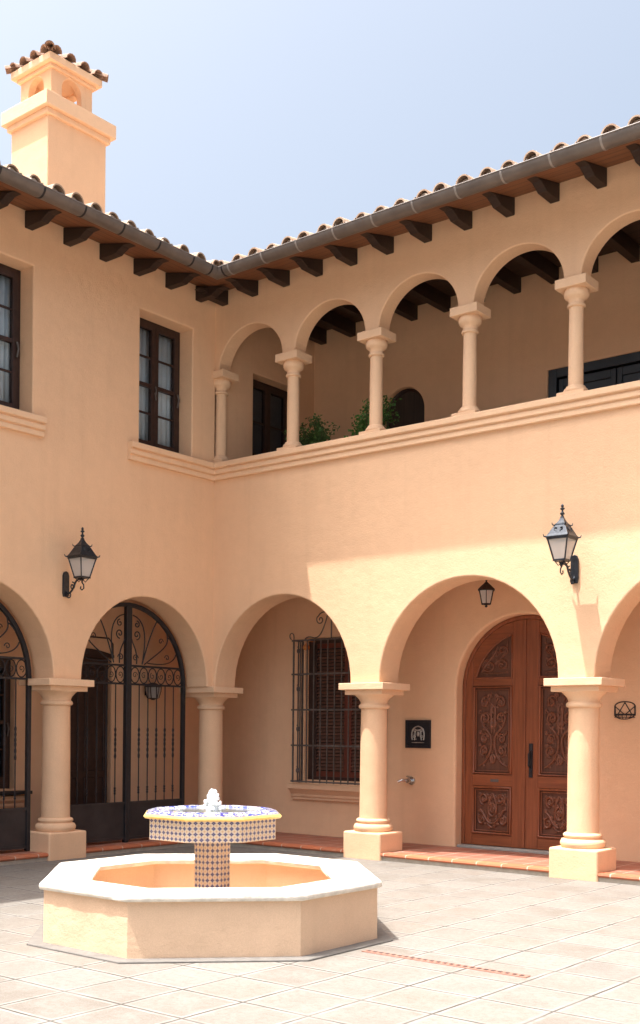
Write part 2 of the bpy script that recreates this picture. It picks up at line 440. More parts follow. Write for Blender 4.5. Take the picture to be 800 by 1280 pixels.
# ---- lower back walls
BR=1.3; BL=1.5
MB().box(-BL-.3,2.85,BR,BR+.3,0,.885).build('wall',M['stucco'],house)
p,b=comb_poly(-BL-.3,2.85,.885,3.96,[(.60,2.04,2.94,0)]); wallprism(p,b,FR,BR,BR+.3)
p,b=comb_poly(2.85,14,0,3.96,[(3.18,5.05,3.10,1)]); wallprism(p,b,FR,BR,BR+.3,.03)
MB().box(-BL-.3,-BL,-14,-1.78,0,.79).build('wall',M['stucco'],house)
p,b=comb_poly(1.78,14,.79,3.96,[(2.2,3.3,2.52,0),(5.0,6.1,2.52,0)]); wallprism(p,b,FL,BL,BL+.3)
p,b=comb_poly(-BR,1.78,0,3.96,[(.53,1.50,2.63,0)]); wallprism(p,b,FL,BL,BL+.3)
# outer and rear walls that close the wings
MB().box(-6.4,-6,-14,7,0,ZW).build('wall',M['stucco'],house)
MB().box(-6,14,6.6,7,0,ZW).build('wall',M['stucco'],house)
MB().box(-6,-TL,-14,-13.7,0,ZW+.0).build('wall',M['stucco'],house)
MB().box(13.7,14,TL,6.6,0,ZW).build('wall',M['stucco'],house)
# floor and screen behind openings, room shade put into their near-black colour
MB().box(-5.9,-.46,-13.6,6.5,4.42,4.5).box(-1.2,-1.1,-13.6,-.0,4.5,7.9).build('dim_room_shell',M['room_shade'],house)

# ---- string course with two bands, running round the corner and a separate sill on the L wing
def band_sweep(path_fn,prof):
    rings=[]
    return rings
prof=[(0,Z1),(.040,Z1),(.046,Z1+.008),(.046,Z1+.058),(.036,Z1+.064),(.036,Z1+.072),(.066,Z1+.078),(.070,Z1+.086),(.070,Z1+.134),(.056,Z1+.142),(.056,Z1+.150),(.094,Z1+.158),(.098,Z1+.166),(.098,Z2-.008),(.092,Z2),(0,Z2)]
mb=MB(); mb.rings([[(q,-1.60,z) for q,z in prof],[(q,-q,z) for q,z in prof],[(14,-q,z) for q,z in prof]]); mb.box(-TL,.0,-1.40,-.44,5.18,Z2-.002)
mb.box(.0,14,0.0,TU+.03,Z2-.03,Z2-.001)
mb.build('string_course',M['trim'],house,bevel=.003)
def sill(y0,y1):
    mb=MB(); mb.rings([[(q,y0,z) for q,z in prof],[(q,y1,z) for q,z in prof]]); mb.box(-TL,0,y0+.14,y1-.14,5.18,Z2-.002)
    mb.build('window_sill',M['trim'],house,bevel=.003)
sill(-4.19,-2.95); sill(-6.8,-5.56); sill(-9.5,-8.26)

# ---- columns: shaft > plinth, base, capital
def column_low():
    mb=MB(); mb.lathe([(.178,.47),(.174,.52),(.173,1.0),(.170,1.5),(.166,1.93)],n=40)
    sh=mb.build('column',M['stucco'],house,smooth=True)
    MB().box(-.29,.29,-.25,.25,-.02,.335).build('plinth',M['stucco'],sh,bevel=.022,segs=3)
    mb=MB(); mb.lathe([(.20,.33),(.232,.338),(.247,.37),(.247,.395),(.232,.425),(.205,.435),(.203,.447),(.214,.455),(.216,.475),(.203,.492),(.178,.50)],n=40)
    mb.build('base',M['stucco'],sh,smooth=True,angle=50)
    mb=MB(); mb.lathe([(.168,1.88),(.188,1.885),(.197,1.90),(.197,1.92),(.186,1.937),(.172,1.945),(.174,1.965),(.19,1.995),(.222,2.03),(.245,2.05),(.25,2.06)],n=40)
    mb.box(-.285,.285,-.245,.245,2.055,2.118)
    mb.box(-.345,.345,-.30,.30,2.116,2.20)
    mb.build('capital',M['trim'],sh,smooth=True,angle=40,bevel=.006)
    return sh
c0=column_low(); first=True
def place(src,x,y,rz=0):
    global first
    o=src if first else copy_tree(src,house); first=False
    o.parent=house; o.location=(x,y,0); o.rotation_euler=(0,0,rz); return o
for x in (2.647,5.515,8.37,11.22): place(c0,x,.21)
for s in (2.53,5.17,7.815,10.47): place(c0,-.21,-s,PI/2)
place(c0,-.235,.225)
def column_up():
    mb=MB(); mb.lathe([(.086,5.40),(.083,5.45),(.082,5.9),(.078,6.33)],n=28)
    sh=mb.build('loggia_column',M['trim'],house,smooth=True)
    MB().box(-.165,.165,-.145,.145,5.29,5.355).build('plinth',M['trim'],sh,bevel=.008)
    mb=MB(); mb.lathe([(.12,5.35),(.132,5.36),(.136,5.378),(.128,5.396),(.112,5.402),(.112,5.412),(.104,5.428),(.086,5.435)],n=28); mb.build('base',M['trim'],sh,smooth=True,angle=50)
    mb=MB(); mb.lathe([(.08,6.30),(.098,6.305),(.102,6.32),(.098,6.335),(.084,6.345),(.088,6.375),(.098,6.39),(.126,6.41),(.138,6.435),(.138,6.465),(.128,6.50)],n=28)
    mb.box(-.185,.185,-.165,.165,6.498,6.60); mb.build('capital',M['trim'],sh,smooth=True,angle=40,bevel=.005)
    return sh
first=True; c1=column_up()
for k in range(10):
    place(c1,(.015 if k==0 else -.022+1.362*k),.115)

# ---- roof: soffit boards, rafters, gutter, tiles
def zs(q): return ZW-SL*q          # underside of boards at distance q outside the wall plane
E=.93; IN=3.0
# boards: L wing and R wing mitred along the diagonal (x=-y)
def slab(name,mat,t0,t1,e,inn):
    # L
    mb=MB(); a=[(e,-14,zs(e)+t0),(e,-e,zs(e)+t0),(-inn,inn,zs(-inn)+t0),(-inn,-14,zs(-inn)+t0)]
    b=[(x,y,z+(t1-t0)) for x,y,z in a]; mb.rings([a,b]); return mb
L=slab('','',.0,.03,E,IN); L.build('soffit',M['soffit_l'],house)
def slabR(t0,t1,e,inn):
    mb=MB(); a=[(e,-e,zs(e)+t0),(14,-e,zs(e)+t0),(14,inn,zs(-inn)+t0),(-inn,inn,zs(-inn)+t0)]
    b=[(x,y,z+(t1-t0)) for x,y,z in a]; mb.rings([a,b]); return mb
slabR(0,.03,E,IN).build('soffit',M['soffit_r'],house)
# back slopes (plain tiles side away from the courtyard)
zr=zs(-IN)+.04
mb=MB()
mb.rings([[(-IN,IN,zr),(-IN,-14,zr),(-6.8,-14,zs(-IN)-.9),(-6.8,7.3,zs(-IN)-.9)],[(-IN,IN,zr+.05),(-IN,-14,zr+.05),(-6.8,-14,zs(-IN)-.85),(-6.8,7.3,zs(-IN)-.85)]])
mb.rings([[(-IN,IN,zr),(14,IN,zr),(14,7.3,zs(-IN)-.9),(-6.8,7.3,zs(-IN)-.9)],[(-IN,IN,zr+.05),(14,IN,zr+.05),(14,7.3,zs(-IN)-.85),(-6.8,7.3,zs(-IN)-.85)]])
mb.build('rear_roof',M['tile'],house)
# rafters tails
RW=.112
tail=[(-.05,ZW-.20),(.30,ZW-.20),(.345,ZW-.175),(.41,ZW-.15),(.43,zs(.43)-.030),(.56,zs(.56)-.001),(-.05,zs(-.05)-.001)]
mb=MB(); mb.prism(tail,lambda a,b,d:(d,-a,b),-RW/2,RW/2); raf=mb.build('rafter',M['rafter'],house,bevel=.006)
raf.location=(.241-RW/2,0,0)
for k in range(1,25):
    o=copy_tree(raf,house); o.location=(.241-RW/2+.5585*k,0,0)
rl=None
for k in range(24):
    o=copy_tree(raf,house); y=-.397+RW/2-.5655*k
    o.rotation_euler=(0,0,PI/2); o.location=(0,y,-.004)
# gutter
def gprof(r,a0=180,a1=360,n=12,q0=.905,z0=7.494):
    return [(q0+r*math.cos(R(a0+(a1-a0)*i/n)),z0+r*math.sin(R(a0+(a1-a0)*i/n))) for i in range(n+1)]
out=gprof(.095); inn=gprof(.088)[::-1]
pr=out+inn
mb=MB(); mb.rings([[(q,-14,z) for q,z in pr],[(q,-q,z) for q,z in pr],[(14,-q,z) for q,z in pr]])
gut=mb.build('gutter',M['gutter'],house,smooth=True,angle=50)
mb=MB(); mb.tube([(.905+.095,-14,7.494),(1.0,-1.0,7.494),(14,-1.0,7.494)],.009,8); mb.build('gutter_bead',M['gutter'],gut,smooth=True)
rp=gprof(.0995)+gprof(.0955)[::-1]
mb=MB(); mb.rings([[(-.012,-q,z) for q,z in rp],[(.012,-q,z) for q,z in rp]]); mb.tube([(-.0,-.8,7.50),(0,-.905,7.51),(0,-.995,7.50)],.006,6)
br=mb.build('gutter_bracket',M['bracket'],gut,smooth=True,angle=50); br.location=(.55+.56*.0+.62,0,0)
for k in range(1,23):
    o=copy_tree(br,gut); o.location=(1.17+.56*k,0,0)
mb=MB(); mb.rings([[(-.012,-q,z) for q,z in rp],[(.012,-q,z) for q,z in rp]]); bl=mb.build('gutter_bracket',M['iron'],gut,smooth=True,angle=50)
bl.rotation_euler=(0,0,PI/2); bl.location=(0,-1.42,0)
for k in range(1,22):
    o=copy_tree(bl,gut); o.location=(0,-1.42-.57*k,0)
o=copy_tree(bl,gut); o.location=(0,-1.09,0)
o=copy_tree(br,gut); o.location=(1.06,0,0); o.data=bl.data
# tiles
def tiles(fn,amin,amax,pitch,qend,name):
    mb=MB(); pans=MB(); n=8
    a=amin; idx=0
    while a<amax:
        # eave (q outward) start, clipped by the valley on the diagonal
        q0=.955 if a>=.955 else a-.02    # a = distance from the corner along the eave
        a_=a+random.uniform(-.018,.018)
        q=q0+random.uniform(-.035,.025)
        k=0
        while q>-IN and k<12:
            ln=.38; q1=max(q-ln-.05,-IN-.02)
            r0=.088+random.uniform(-.008,.006); r1=.070
            lift=.030 if k else .022
            zb0=zs(q)+.045+lift+random.uniform(-.008,.012); zb1=zs(q1)+.045+.004
            outer0=[];outer1=[];in0=[];in1=[]
            for i in range(n+1):
                t=PI*i/n; c,s=math.cos(t),math.sin(t)
                outer0.append(fn(a_+r0*c,q,zb0+r0*s)); outer1.append(fn(a_+r1*c,q1,zb1+r1*s))
                in0.append(fn(a_+(r0-.016)*c,q,zb0+(r0-.016)*s)); in1.append(fn(a_+(r1-.016)*c,q1,zb1+(r1-.016)*s))
            mb.rings([outer0+in0[::-1],outer1+in1[::-1]])
            q-=ln; k+=1
        # pan
        ac=a+pitch/2; qa=(q0 if a>=.955 else q0)+.0
        r=.075; o0=[];o1=[];i0=[];i1=[]
        for i in range(n+1):
            t=PI+PI*i/n; c,s=math.cos(t),math.sin(t)*.55
            o0.append(fn(ac+r*c,qa,zs(qa)+.095+r*s)); o1.append(fn(ac+r*c,-IN,zs(-IN)+.095+r*s))
            i0.append(fn(ac+(r-.014)*c,qa,zs(qa)+.095+(r-.014)*s)); i1.append(fn(ac+(r-.014)*c,-IN,zs(-IN)+.095+(r-.014)*s))
        pans.rings([o0+i0[::-1],o1+i1[::-1]])
        # mortar packing set back inside each cap
        if a>=.955:
            ms=[]
            for i in range(n+1):
                t=PI*i/n; ms.append((a_+.066*math.cos(t),.066*math.sin(t)))
            z0=zs(q0-.05)+.06
            pans.rings([[fn(x,q0-.06,z0+z) for x,z in ms],[fn(x,q0-.12,z0+.015+z) for x,z in ms]])
        a+=pitch; idx+=1
    return mb,pans
rootR,pansR=tiles(lambda a,q,z:(a,-q,z),-2.9,13.9,.278,0,'')
roofR=rootR.build('roof',M['tile'],house,smooth=True,angle=40); pansR.build('pan_tiles',M['mortar'],roofR,smooth=True)
rootL,pansL=tiles(lambda a,q,z:(q,-a,z),-2.9,13.9,.278,0,'')
roofL=rootL.build('roof',M['tile'],house,smooth=True,angle=40); pansL.build('pan_tiles',M['mortar'],roofL,smooth=True)
mb=MB(); # ridge tiles
for k in range(45):
    y=-14+.38*k
    if y>3: break
    mb.rings([[(-IN+ .1*math.cos(PI*i/8),y,zr+.03+.1*math.sin(PI*i/8)) for i in range(9)],[(-IN+.085*math.cos(PI*i/8),y+.42,zr+.03+.085*math.sin(PI*i/8)) for i in range(9)]])
for k in range(45):
    x=-3+.38*k
    if x>13.8: break
    mb.rings([[(x,IN+.1*math.cos(PI*i/8),zr+.03+.1*math.sin(PI*i/8)) for i in range(9)],[(x+.42,IN+.085*math.cos(PI*i/8),zr+.03+.085*math.sin(PI*i/8)) for i in range(9)]])
mb.build('ridge_tiles',M['tile'],house,smooth=True,angle=40)

# loggia ceiling and beams
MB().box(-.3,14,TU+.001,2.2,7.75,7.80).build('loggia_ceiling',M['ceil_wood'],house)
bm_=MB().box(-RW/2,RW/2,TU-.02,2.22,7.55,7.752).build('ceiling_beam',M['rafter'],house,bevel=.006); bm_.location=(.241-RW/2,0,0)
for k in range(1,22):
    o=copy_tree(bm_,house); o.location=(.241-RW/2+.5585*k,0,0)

# ---- chimney
ch=MB(); X1,X0,Y0,Y1=-1.2,-2.0,-1.98,-.98
ch.box(X0,X1,Y0,Y1,7.9,9.80)
chim=ch.build('chimney',M['stucco'],house,bevel=.015)
def ring_box(mb,o,z0,z1): mb.box(X0-o,X1+o,Y0-o,Y1+o,z0,z1)
mb=MB(); ring_box(mb,.045,9.76,9.84); mb.build('chimney_moulding',M['trim'],chim,bevel=.015)
mb=MB(); ring_box(mb,.10,9.838,10.03); mb.build('chimney_ledge',M['trim'],chim,bevel=.012)
# belfry-like head with four arched openings: built as four piers walls
hx0,hx1,hy0,hy1=-1.93,-1.27,-1.88,-1.18
mb=MB()
def headwall(fn,a0,a1,hw,t0,t1):
    c=(a0+a1)/2; p,b=comb_poly(a0,a1,10.02,10.46,[(c-hw,c+hw,10.43,1)],12); mb.prism(p,fn,t0,t1,b)
headwall(lambda a,b,d:(a,d,b),hx0,hx1,.165,hy0,hy0+.11)
headwall(lambda a,b,d:(a,d,b),hx0,hx1,.165,hy1-.11,hy1)
headwall(lambda a,b,d:(d,a,b),hy0+.112,hy1-.112,.165,hx1-.11,hx1-.001)
headwall(lambda a,b,d:(d,a,b),hy0+.112,hy1-.112,.165,hx0+.001,hx0+.11)
mb.build('chimney_head',M['stucco'],chim,wb=.012)
mb=MB(); mb.box(hx0-.04,hx1+.04,hy0-.04,hy1+.04,10.45,10.50); mb.box(hx0-.10,hx1+.10,hy0-.10,hy1+.10,10.498,10.60); mb.build('chimney_cornice',M['trim'],chim,bevel=.012)
# little tiled hip roof
mb=MB(); cxm,cym=(hx0+hx1)/2,(hy0+hy1)/2; ex=(hx1-hx0)/2+.125; ey=(hy1-hy0)/2+.125; zb=10.60; za=10.76
def chtile(p0,p1,r0,r1):
    p0,p1=Vector(p0),Vector(p1); d=(p1-p0); d.normalize(); side=d.cross(Vector((0,0,1))); side.normalize(); up=side.cross(d)
    n=6
    def ring(p,r): return [p+side*r*math.cos(PI*i/n)+up*r*math.sin(PI*i/n) for i in range(n+1)]
    a,b=ring(p0,r0),ring(p1,r1); a2,b2=ring(p0,r0-.014),ring(p1,r1-.014)
    mb.rings([a+a2[::-1],b+b2[::-1]])
for i in range(4):
    t=-1+2*(i+.5)/4
    for s in (1,-1):
        f=1-abs(t)*.92
        chtile((cxm+s*ex,cym+t*ey,zb+.01),(cxm+s*ex*(1-f),cym+t*ey*.98,zb+(za-zb)*f+.01),.082,.055)
        chtile((cxm+t*ex,cym+s*ey,zb+.01),(cxm+t*ex*.98,cym+s*ey*(1-f),zb+(za-zb)*f+.01),.082,.055)
for sx in (1,-1):
    for sy in (1,-1): chtile((cxm+sx*(ex+.02),cym+sy*(ey+.02),zb+.015),(cxm,cym,za+.03),.07,.055)
mb.ball((cxm,cym,za+.045),.08,10,6)
a=[(cxm-ex+.03,cym-ey+.03,zb),(cxm+ex-.03,cym-ey+.03,zb),(cxm+ex-.03,cym+ey-.03,zb),(cxm-ex+.03,cym+ey-.03,zb)]
mb.rings([a,[(cxm+(x-cxm)*.05,cym+(y-cym)*.05,za) for x,y,z in a]])
mb.build('tile_cap',M['tile_dark'],chim,smooth=True,angle=40)

# ---- casement windows (L wing, plane x=-.25); local coords: a along wall (0..w), z, d depth
def casement(fn,w,z0,z1,curt=True,name='window',mat='darkwood'):
    T=.055
    fr=MB()
    def bx(a0,a1,zz0,zz1,d0,d1):
        c=[fn(a0,zz0,d0),fn(a1,zz1,d1)]; fr.box(c[0][0],c[1][0],c[0][1],c[1][1],c[0][2],c[1][2])
    bx(0,.06,z0,z1,0,.09); bx(w-.06,w,z0,z1,0,.09); bx(.06,w-.06,z1-.06,z1,0,.088); bx(.06,w-.06,z0,z0+.07,0,.088)
    win=fr.build(name,M[mat],house,bevel=.005)
    for side in (0,1):
        a0,a1=(.06,w/2-.002) if side==0 else (w/2+.002,w-.06)
        fr=MB(); zz0,zz1=z0+.07,z1-.06
        def b2(p0,p1,q0,q1,d0=-.022,d1=.04):
            c=[fn(p0,q0,d0),fn(p1,q1,d1)]; fr.box(c[0][0],c[1][0],c[0][1],c[1][1],c[0][2],c[1][2])
        b2(a0,a0+.062,zz0,zz1); b2(a1-.062,a1,zz0,zz1); b2(a0+.062,a1-.062,zz1-.065,zz1,-.0215); b2(a0+.062,a1-.062,zz0,zz0+.09,-.0215)
        H=zz1-zz0; zm=zz0+.09+(H-.155)*.5
        b2(a0+.062,a1-.062,zm-.025,zm+.025,-.018)
        for f in (.25,.75):
            zz=zz0+.09+(H-.155)*f; b2(a0+.062,a1-.062,zz-.012,zz+.012,-.012,.02)
        fr.build('casement_frame',M[mat],win,bevel=.004)
        g=MB(); c=[fn(a0+.06,zz0+.08,.012),fn(a1-.06,zz1-.06,.016)]
        g.box(c[0][0],c[1][0],c[0][1],c[1][1],c[0][2],c[1][2]); g.build('pane',M['glass'],win)
        # handle / espagnolette
    h=MB(); zc=z0+(z1-z0)*.46
    c=fn(w/2+.0,zc,-.03); h.ball(c,.018,8,6,(1,1,1)); 
    h.tube([fn(w/2,zc+.09,-.035),fn(w/2,zc+.03,-.05),fn(w/2,zc-.03,-.035),fn(w/2,zc-.09,-.045)],.010,8)
    h.build('handle',M['iron_grey'],win,smooth=True)
    h=MB(); h.tube([fn(.075,zc+.08,-.04),fn(.062,zc,-.055),fn(.075,zc-.10,-.04)],.013,8); h.build('shutter_catch',M['iron_grey'],win,smooth=True)
    if not curt:
        g=MB(); c=[fn(.05,z0+.03,.10),fn(w-.05,z1-.03,.11)]; g.box(c[0][0],c[1][0],c[0][1],c[1][1],c[0][2],c[1][2]); g.build('pane_backing',M['dim_pane'],win)  # added sheet behind the glass, its dark colour stands in for a dim room
    if curt:
        # gathered net curtain hung behind the glass, with darker lining below the middle
        cu=MB(); n=60; top=[];bot=[]
        vs=[];fs=[]
        for i in range(n+1):
            a=.02+(w-.04)*i/n; d=.10+.018*math.sin(i*1.05)+.012*math.sin(i*.37+1)
            vs+= [fn(a,z0+.04,d+.01*math.sin(i*.8)),fn(a,z1-.03,d)]
        for i in range(n): fs.append((2*i,2*i+2,2*i+3,2*i+1))
        cu.add(vs,fs); co=cu.build('curtain',M['curtain'],win,smooth=True,angle=80)
        sm=co.modifiers.new('Solid','SOLIDIFY'); sm.thickness=.003
    return win
for s0 in (.44,3.09,5.7,8.4):
    # a runs from the right jamb (near the corner) to the left
    casement(lambda a,z,d,s0=s0:(-.25-d,-(s0+a),z),.96,5.30,7.08)
# loggia side window: black frame in the wall x=0, recessed
casement(lambda a,z,d:(-.19-d,1.82-a,z),1.02,4.5,6.79,False)

# ---- loggia doors
mb=MB(); c=(1.33+2.04)/2; r=.355; zc=6.61-r
pl=[(c-r,4.4)]+[(c+r*math.cos(PI-PI*i/24),zc+r*math.sin(PI*i/24)) for i in range(25)]+[(c+r,4.4)]
mb.prism(pl,FR,2.30,2.36); d=mb.build('door',M['plankdoor'],house); tag(d,'arched dark plank door at the back of the loggia')
mb=MB(); pts=[(c-r+.02,2.29,4.4)]+[(c+(r-.02)*math.cos(PI-PI*i/24),2.29,zc+(r-.02)*math.sin(PI*i/24)) for i in range(25)]+[(c+r-.02,2.29,4.4)]
mb.tube(pts,.028,6); mb.build('door_frame',M['darkwood'],d)
mb=MB(); mb.box(4.0,4.12,2.215,2.33,4.4,6.42); mb.box(6.58,6.7,2.215,2.33,4.4,6.42); mb.box(4.12,6.58,2.215,2.33,6.30,6.42)
d=mb.build('door',M['panel_dark'],house,bevel=.006); tag(d,'wide charcoal painted panel door in the loggia wall')
mb=MB()
for k in range(3):
    xa=4.14+k*.815; mb.box(xa,xa+.80,2.27,2.32,4.4,6.28)
d2=mb.build('door_leaf',M['panel_dark'],d,bevel=.006)
mb=MB()
for k in range(3):
    xa=4.14+k*.815
    mb.box(xa,xa+.07,2.245,2.272,4.4,6.28); mb.box(xa+.73,xa+.80,2.245,2.272,4.4,6.28); mb.box(xa+.07,xa+.73,2.245,2.272,6.17,6.28); mb.box(xa+.07,xa+.73,2.245,2.272,5.45,5.55)
mb.build('door_moulding',M['panel_dark'],d,bevel=.008)

# ---- floors / steps of the arcade
FZ=.09
mb=MB(); mb.box(.045,14,.10,BR,0,FZ); mb.box(-BL,.045,-.045,BR,0,FZ)
st=mb.build('arcade_floor',M['floor_tile'],house)
mb=MB(); mb.box(-BL,-.10,-14,-.045,0,FZ); st2=mb.build('arcade_floor',M['floor_tile'],house)
def nose(fn,a0,a1,mat,par):
    pr=[(.12,.045),(.0,.045),(-.018,.052),(-.026,.068),(-.018,.088),(0,.095),(.12,.095)]
    mb=MB(); mb.rings([[fn(a0,q,z) for q,z in pr],[fn(a1,q,z) for q,z in pr]]); o=mb.build('step_edge',mat,par,smooth=True,angle=40)
    mb=MB(); c=[fn(a0,.0,0),fn(a1,.1,.046)]; mb.box(c[0][0],c[1][0],c[0][1],c[1][1],-.01,.046); mb.build('step_riser',M['curb'],par)
nose(lambda a,q,z:(a,q-.005,z),-.02,14,M['nose_x'],st)
nose(lambda a,q,z:(-q+.005,a,z),-14,-.02,M['nose_y'],st2)

# ---- carved entrance door
DX0,DX1=3.185,5.045; DC=(DX0+DX1)/2; DR=(DX1-DX0)/2; DTOP=3.095; DSP=DTOP-DR; DY=1.50
mb=MB(); rin=DR-.05
pts=[(DX0,.12)]+[(DC+DR*math.cos(PI-PI*i/36),DSP+DR*math.sin(PI*i/36)) for i in range(37)]+[(DX1,.12)]
inn_=[(DX1-.05,.12)]+[(DC+rin*math.cos(PI*i/36),DSP+rin*math.sin(PI*i/36)) for i in range(37)]+[(DX0+.05,.12)]
mb.prism(pts+inn_,FR,DY-.05,DY+.05)
door=mb.build('entrance_door',M['door'],house,bevel=.008); tag(door,'carved reddish double door with arched top')
MB().box(DX0,DX1,BR+.04,DY+.06,FZ-.01,.118).build('threshold',M['threshold'],door,bevel=.008)
def arcx(x,r): return DSP+math.sqrt(max(0,r*r-(x-DC)**2))
def spiral(cx,cz,r,turns,a0,dirn=1,n=None,rend=.15):
    n=n or int(16*turns)+2; out=[]
    for i in range(n):
        t=i/(n-1); rr=r*(1-(1-rend)*t); a=a0+dirn*turns*2*PI*t
        out.append((cx+rr*math.cos(a),cz+rr*math.sin(a)))
    return out
def bez(p0,p1,p2,p3,n=12):
    return [tuple((1-t)**3*a+3*(1-t)**2*t*b+3*(1-t)*t*t*c+t**3*d for a,b,c,d in zip(p0,p1,p2,p3)) for t in [i/(n-1) for i in range(n)]]
def sp2(cx,cz,r,turns,a0,d,asp): return [(x,cz+(z-cz)*asp) for x,z in spiral(cx,cz,r,turns,a0,d)]
def carve_mid(asp=.27):
    L=[]
    L.append((bez((.96,.03),(.45,.06),(.10,.20),(.10,.36))+bez((.10,.36),(.10,.50),(.72,.50),(.80,.63))[1:],.028))
    L.append((bez((.05,.24),(.30,.20),(.45,.14),(.62,.05)),.016))
    L.append((sp2(.60,.235,.30,1.5,-PI/2,1,asp),.026)); L.append((sp2(.58,.39,.27,1.5,PI,-1,asp),.024))
    L.append((sp2(.52,.66,.34,1.6,-PI*.5,1,asp),.027)); L.append((bez((.10,.46),(.02,.60),(.20,.70),(.16,.84)),.024))
    L.append((sp2(.55,.87,.32,1.5,PI,-1,asp),.024)); L.append((sp2(.20,.95,.18,1.2,-PI/2,1,asp),.018))
    L.append((sp2(.86,.75,.13,1.2,PI,1,asp),.015)); L.append((sp2(.86,.48,.13,1.1,PI,1,asp),.015)); L.append((sp2(.88,.31,.11,1.1,PI,1,asp),.014))
    L.append((bez((0,.53),(.22,.55),(.22,.63),(0,.66)),.030)); L.append((bez((0,.57),(.10,.58),(.10,.61),(0,.62)),.030))
    L.append((bez((0,.07),(.20,.10),(.20,.15),(0,.19)),.024)); L.append((sp2(.0,.13,.09,1.1,0,1,asp),.016))
    L.append((bez((0,.72),(.16,.75),(.12,.80),(0,.84)),.022))
    return L
def carve_low(asp=.53):
    L=[]
    L.append((bez((.04,.14),(.5,.16),(.55,.55),(.95,.52)),.030)); L.append((sp2(.58,.80,.30,1.6,-PI/2,1,asp),.028)); L.append((sp2(.70,.24,.27,1.5,PI/2,-1,asp),.026))
    L.append((bez((.02,.95),(.16,.80),(.34,.66),(.20,.50)),.024)); L.append((bez((0,.34),(.34,.36),(.34,.64),(0,.68)),.028)); L.append((bez((0,.04),(.3,.08),(.4,.20),(.2,.30)),.020))
    L.append((bez((0,.44),(.16,.46),(.16,.56),(0,.58)),.024)); L.append((sp2(.16,.84,.14,1.2,PI,-1,asp),.018)); L.append((sp2(.90,.84,.09,1.1,PI,-1,asp),.014))
    return L
def carve_arch(asp=.77):
    L=[]
    L.append((sp2(.30,.24,.26,1.5,PI/2,1,asp),.030)); L.append((sp2(.72,.26,.22,1.5,PI,-1,asp),.028)); L.append((bez((.04,.06),(.30,.50),(.5,.46),(.60,.82)),.030))
    L.append((sp2(.76,.66,.19,1.4,-PI/2,1,asp),.026)); L.append((bez((.05,.06),(.4,.0),(.7,.04),(.97,.04)),.022)); L.append((sp2(.50,.56,.13,1.2,0,1,asp),.020)); L.append((bez((.52,.2),(.55,.4),(.9,.48),(.92,.92)),.020))
    return L
def relief(mb,L,x0,x1,z0,z1,mirror,y):
    w=x1-x0;h=z1-z0
    for pts,r in L:
        for s in ((1,-1) if mirror else (1,)):
            if mirror: P=[((x0+x1)/2+s*px*w/2,y,z0+pz*h) for px,pz in pts]
            else: P=[(x0+px*w,y,z0+pz*h) for px,pz in pts]
            m=len(P); rr=r*min(w,h)*(1.5 if mirror else 1.15)
            rs=[rr*(.45+.75*math.sin(PI*min(1,(i+1)/m*1.0))**.6) for i in range(m)]
            mb.tube(P,rs,6)
            for i in range(2,m-1,4):   # leaf buds along the stem
                a=Vector(P[i]); d_=(Vector(P[i+1])-a)
                if d_.length<1e-6: continue
                d_.normalize(); nrm=Vector((d_.z,0,-d_.x))
                q=a+nrm*rr*1.3*random.choice((1,-1)); mb.ball(q,rr*.9,6,4,(1.3,.8,1.3))
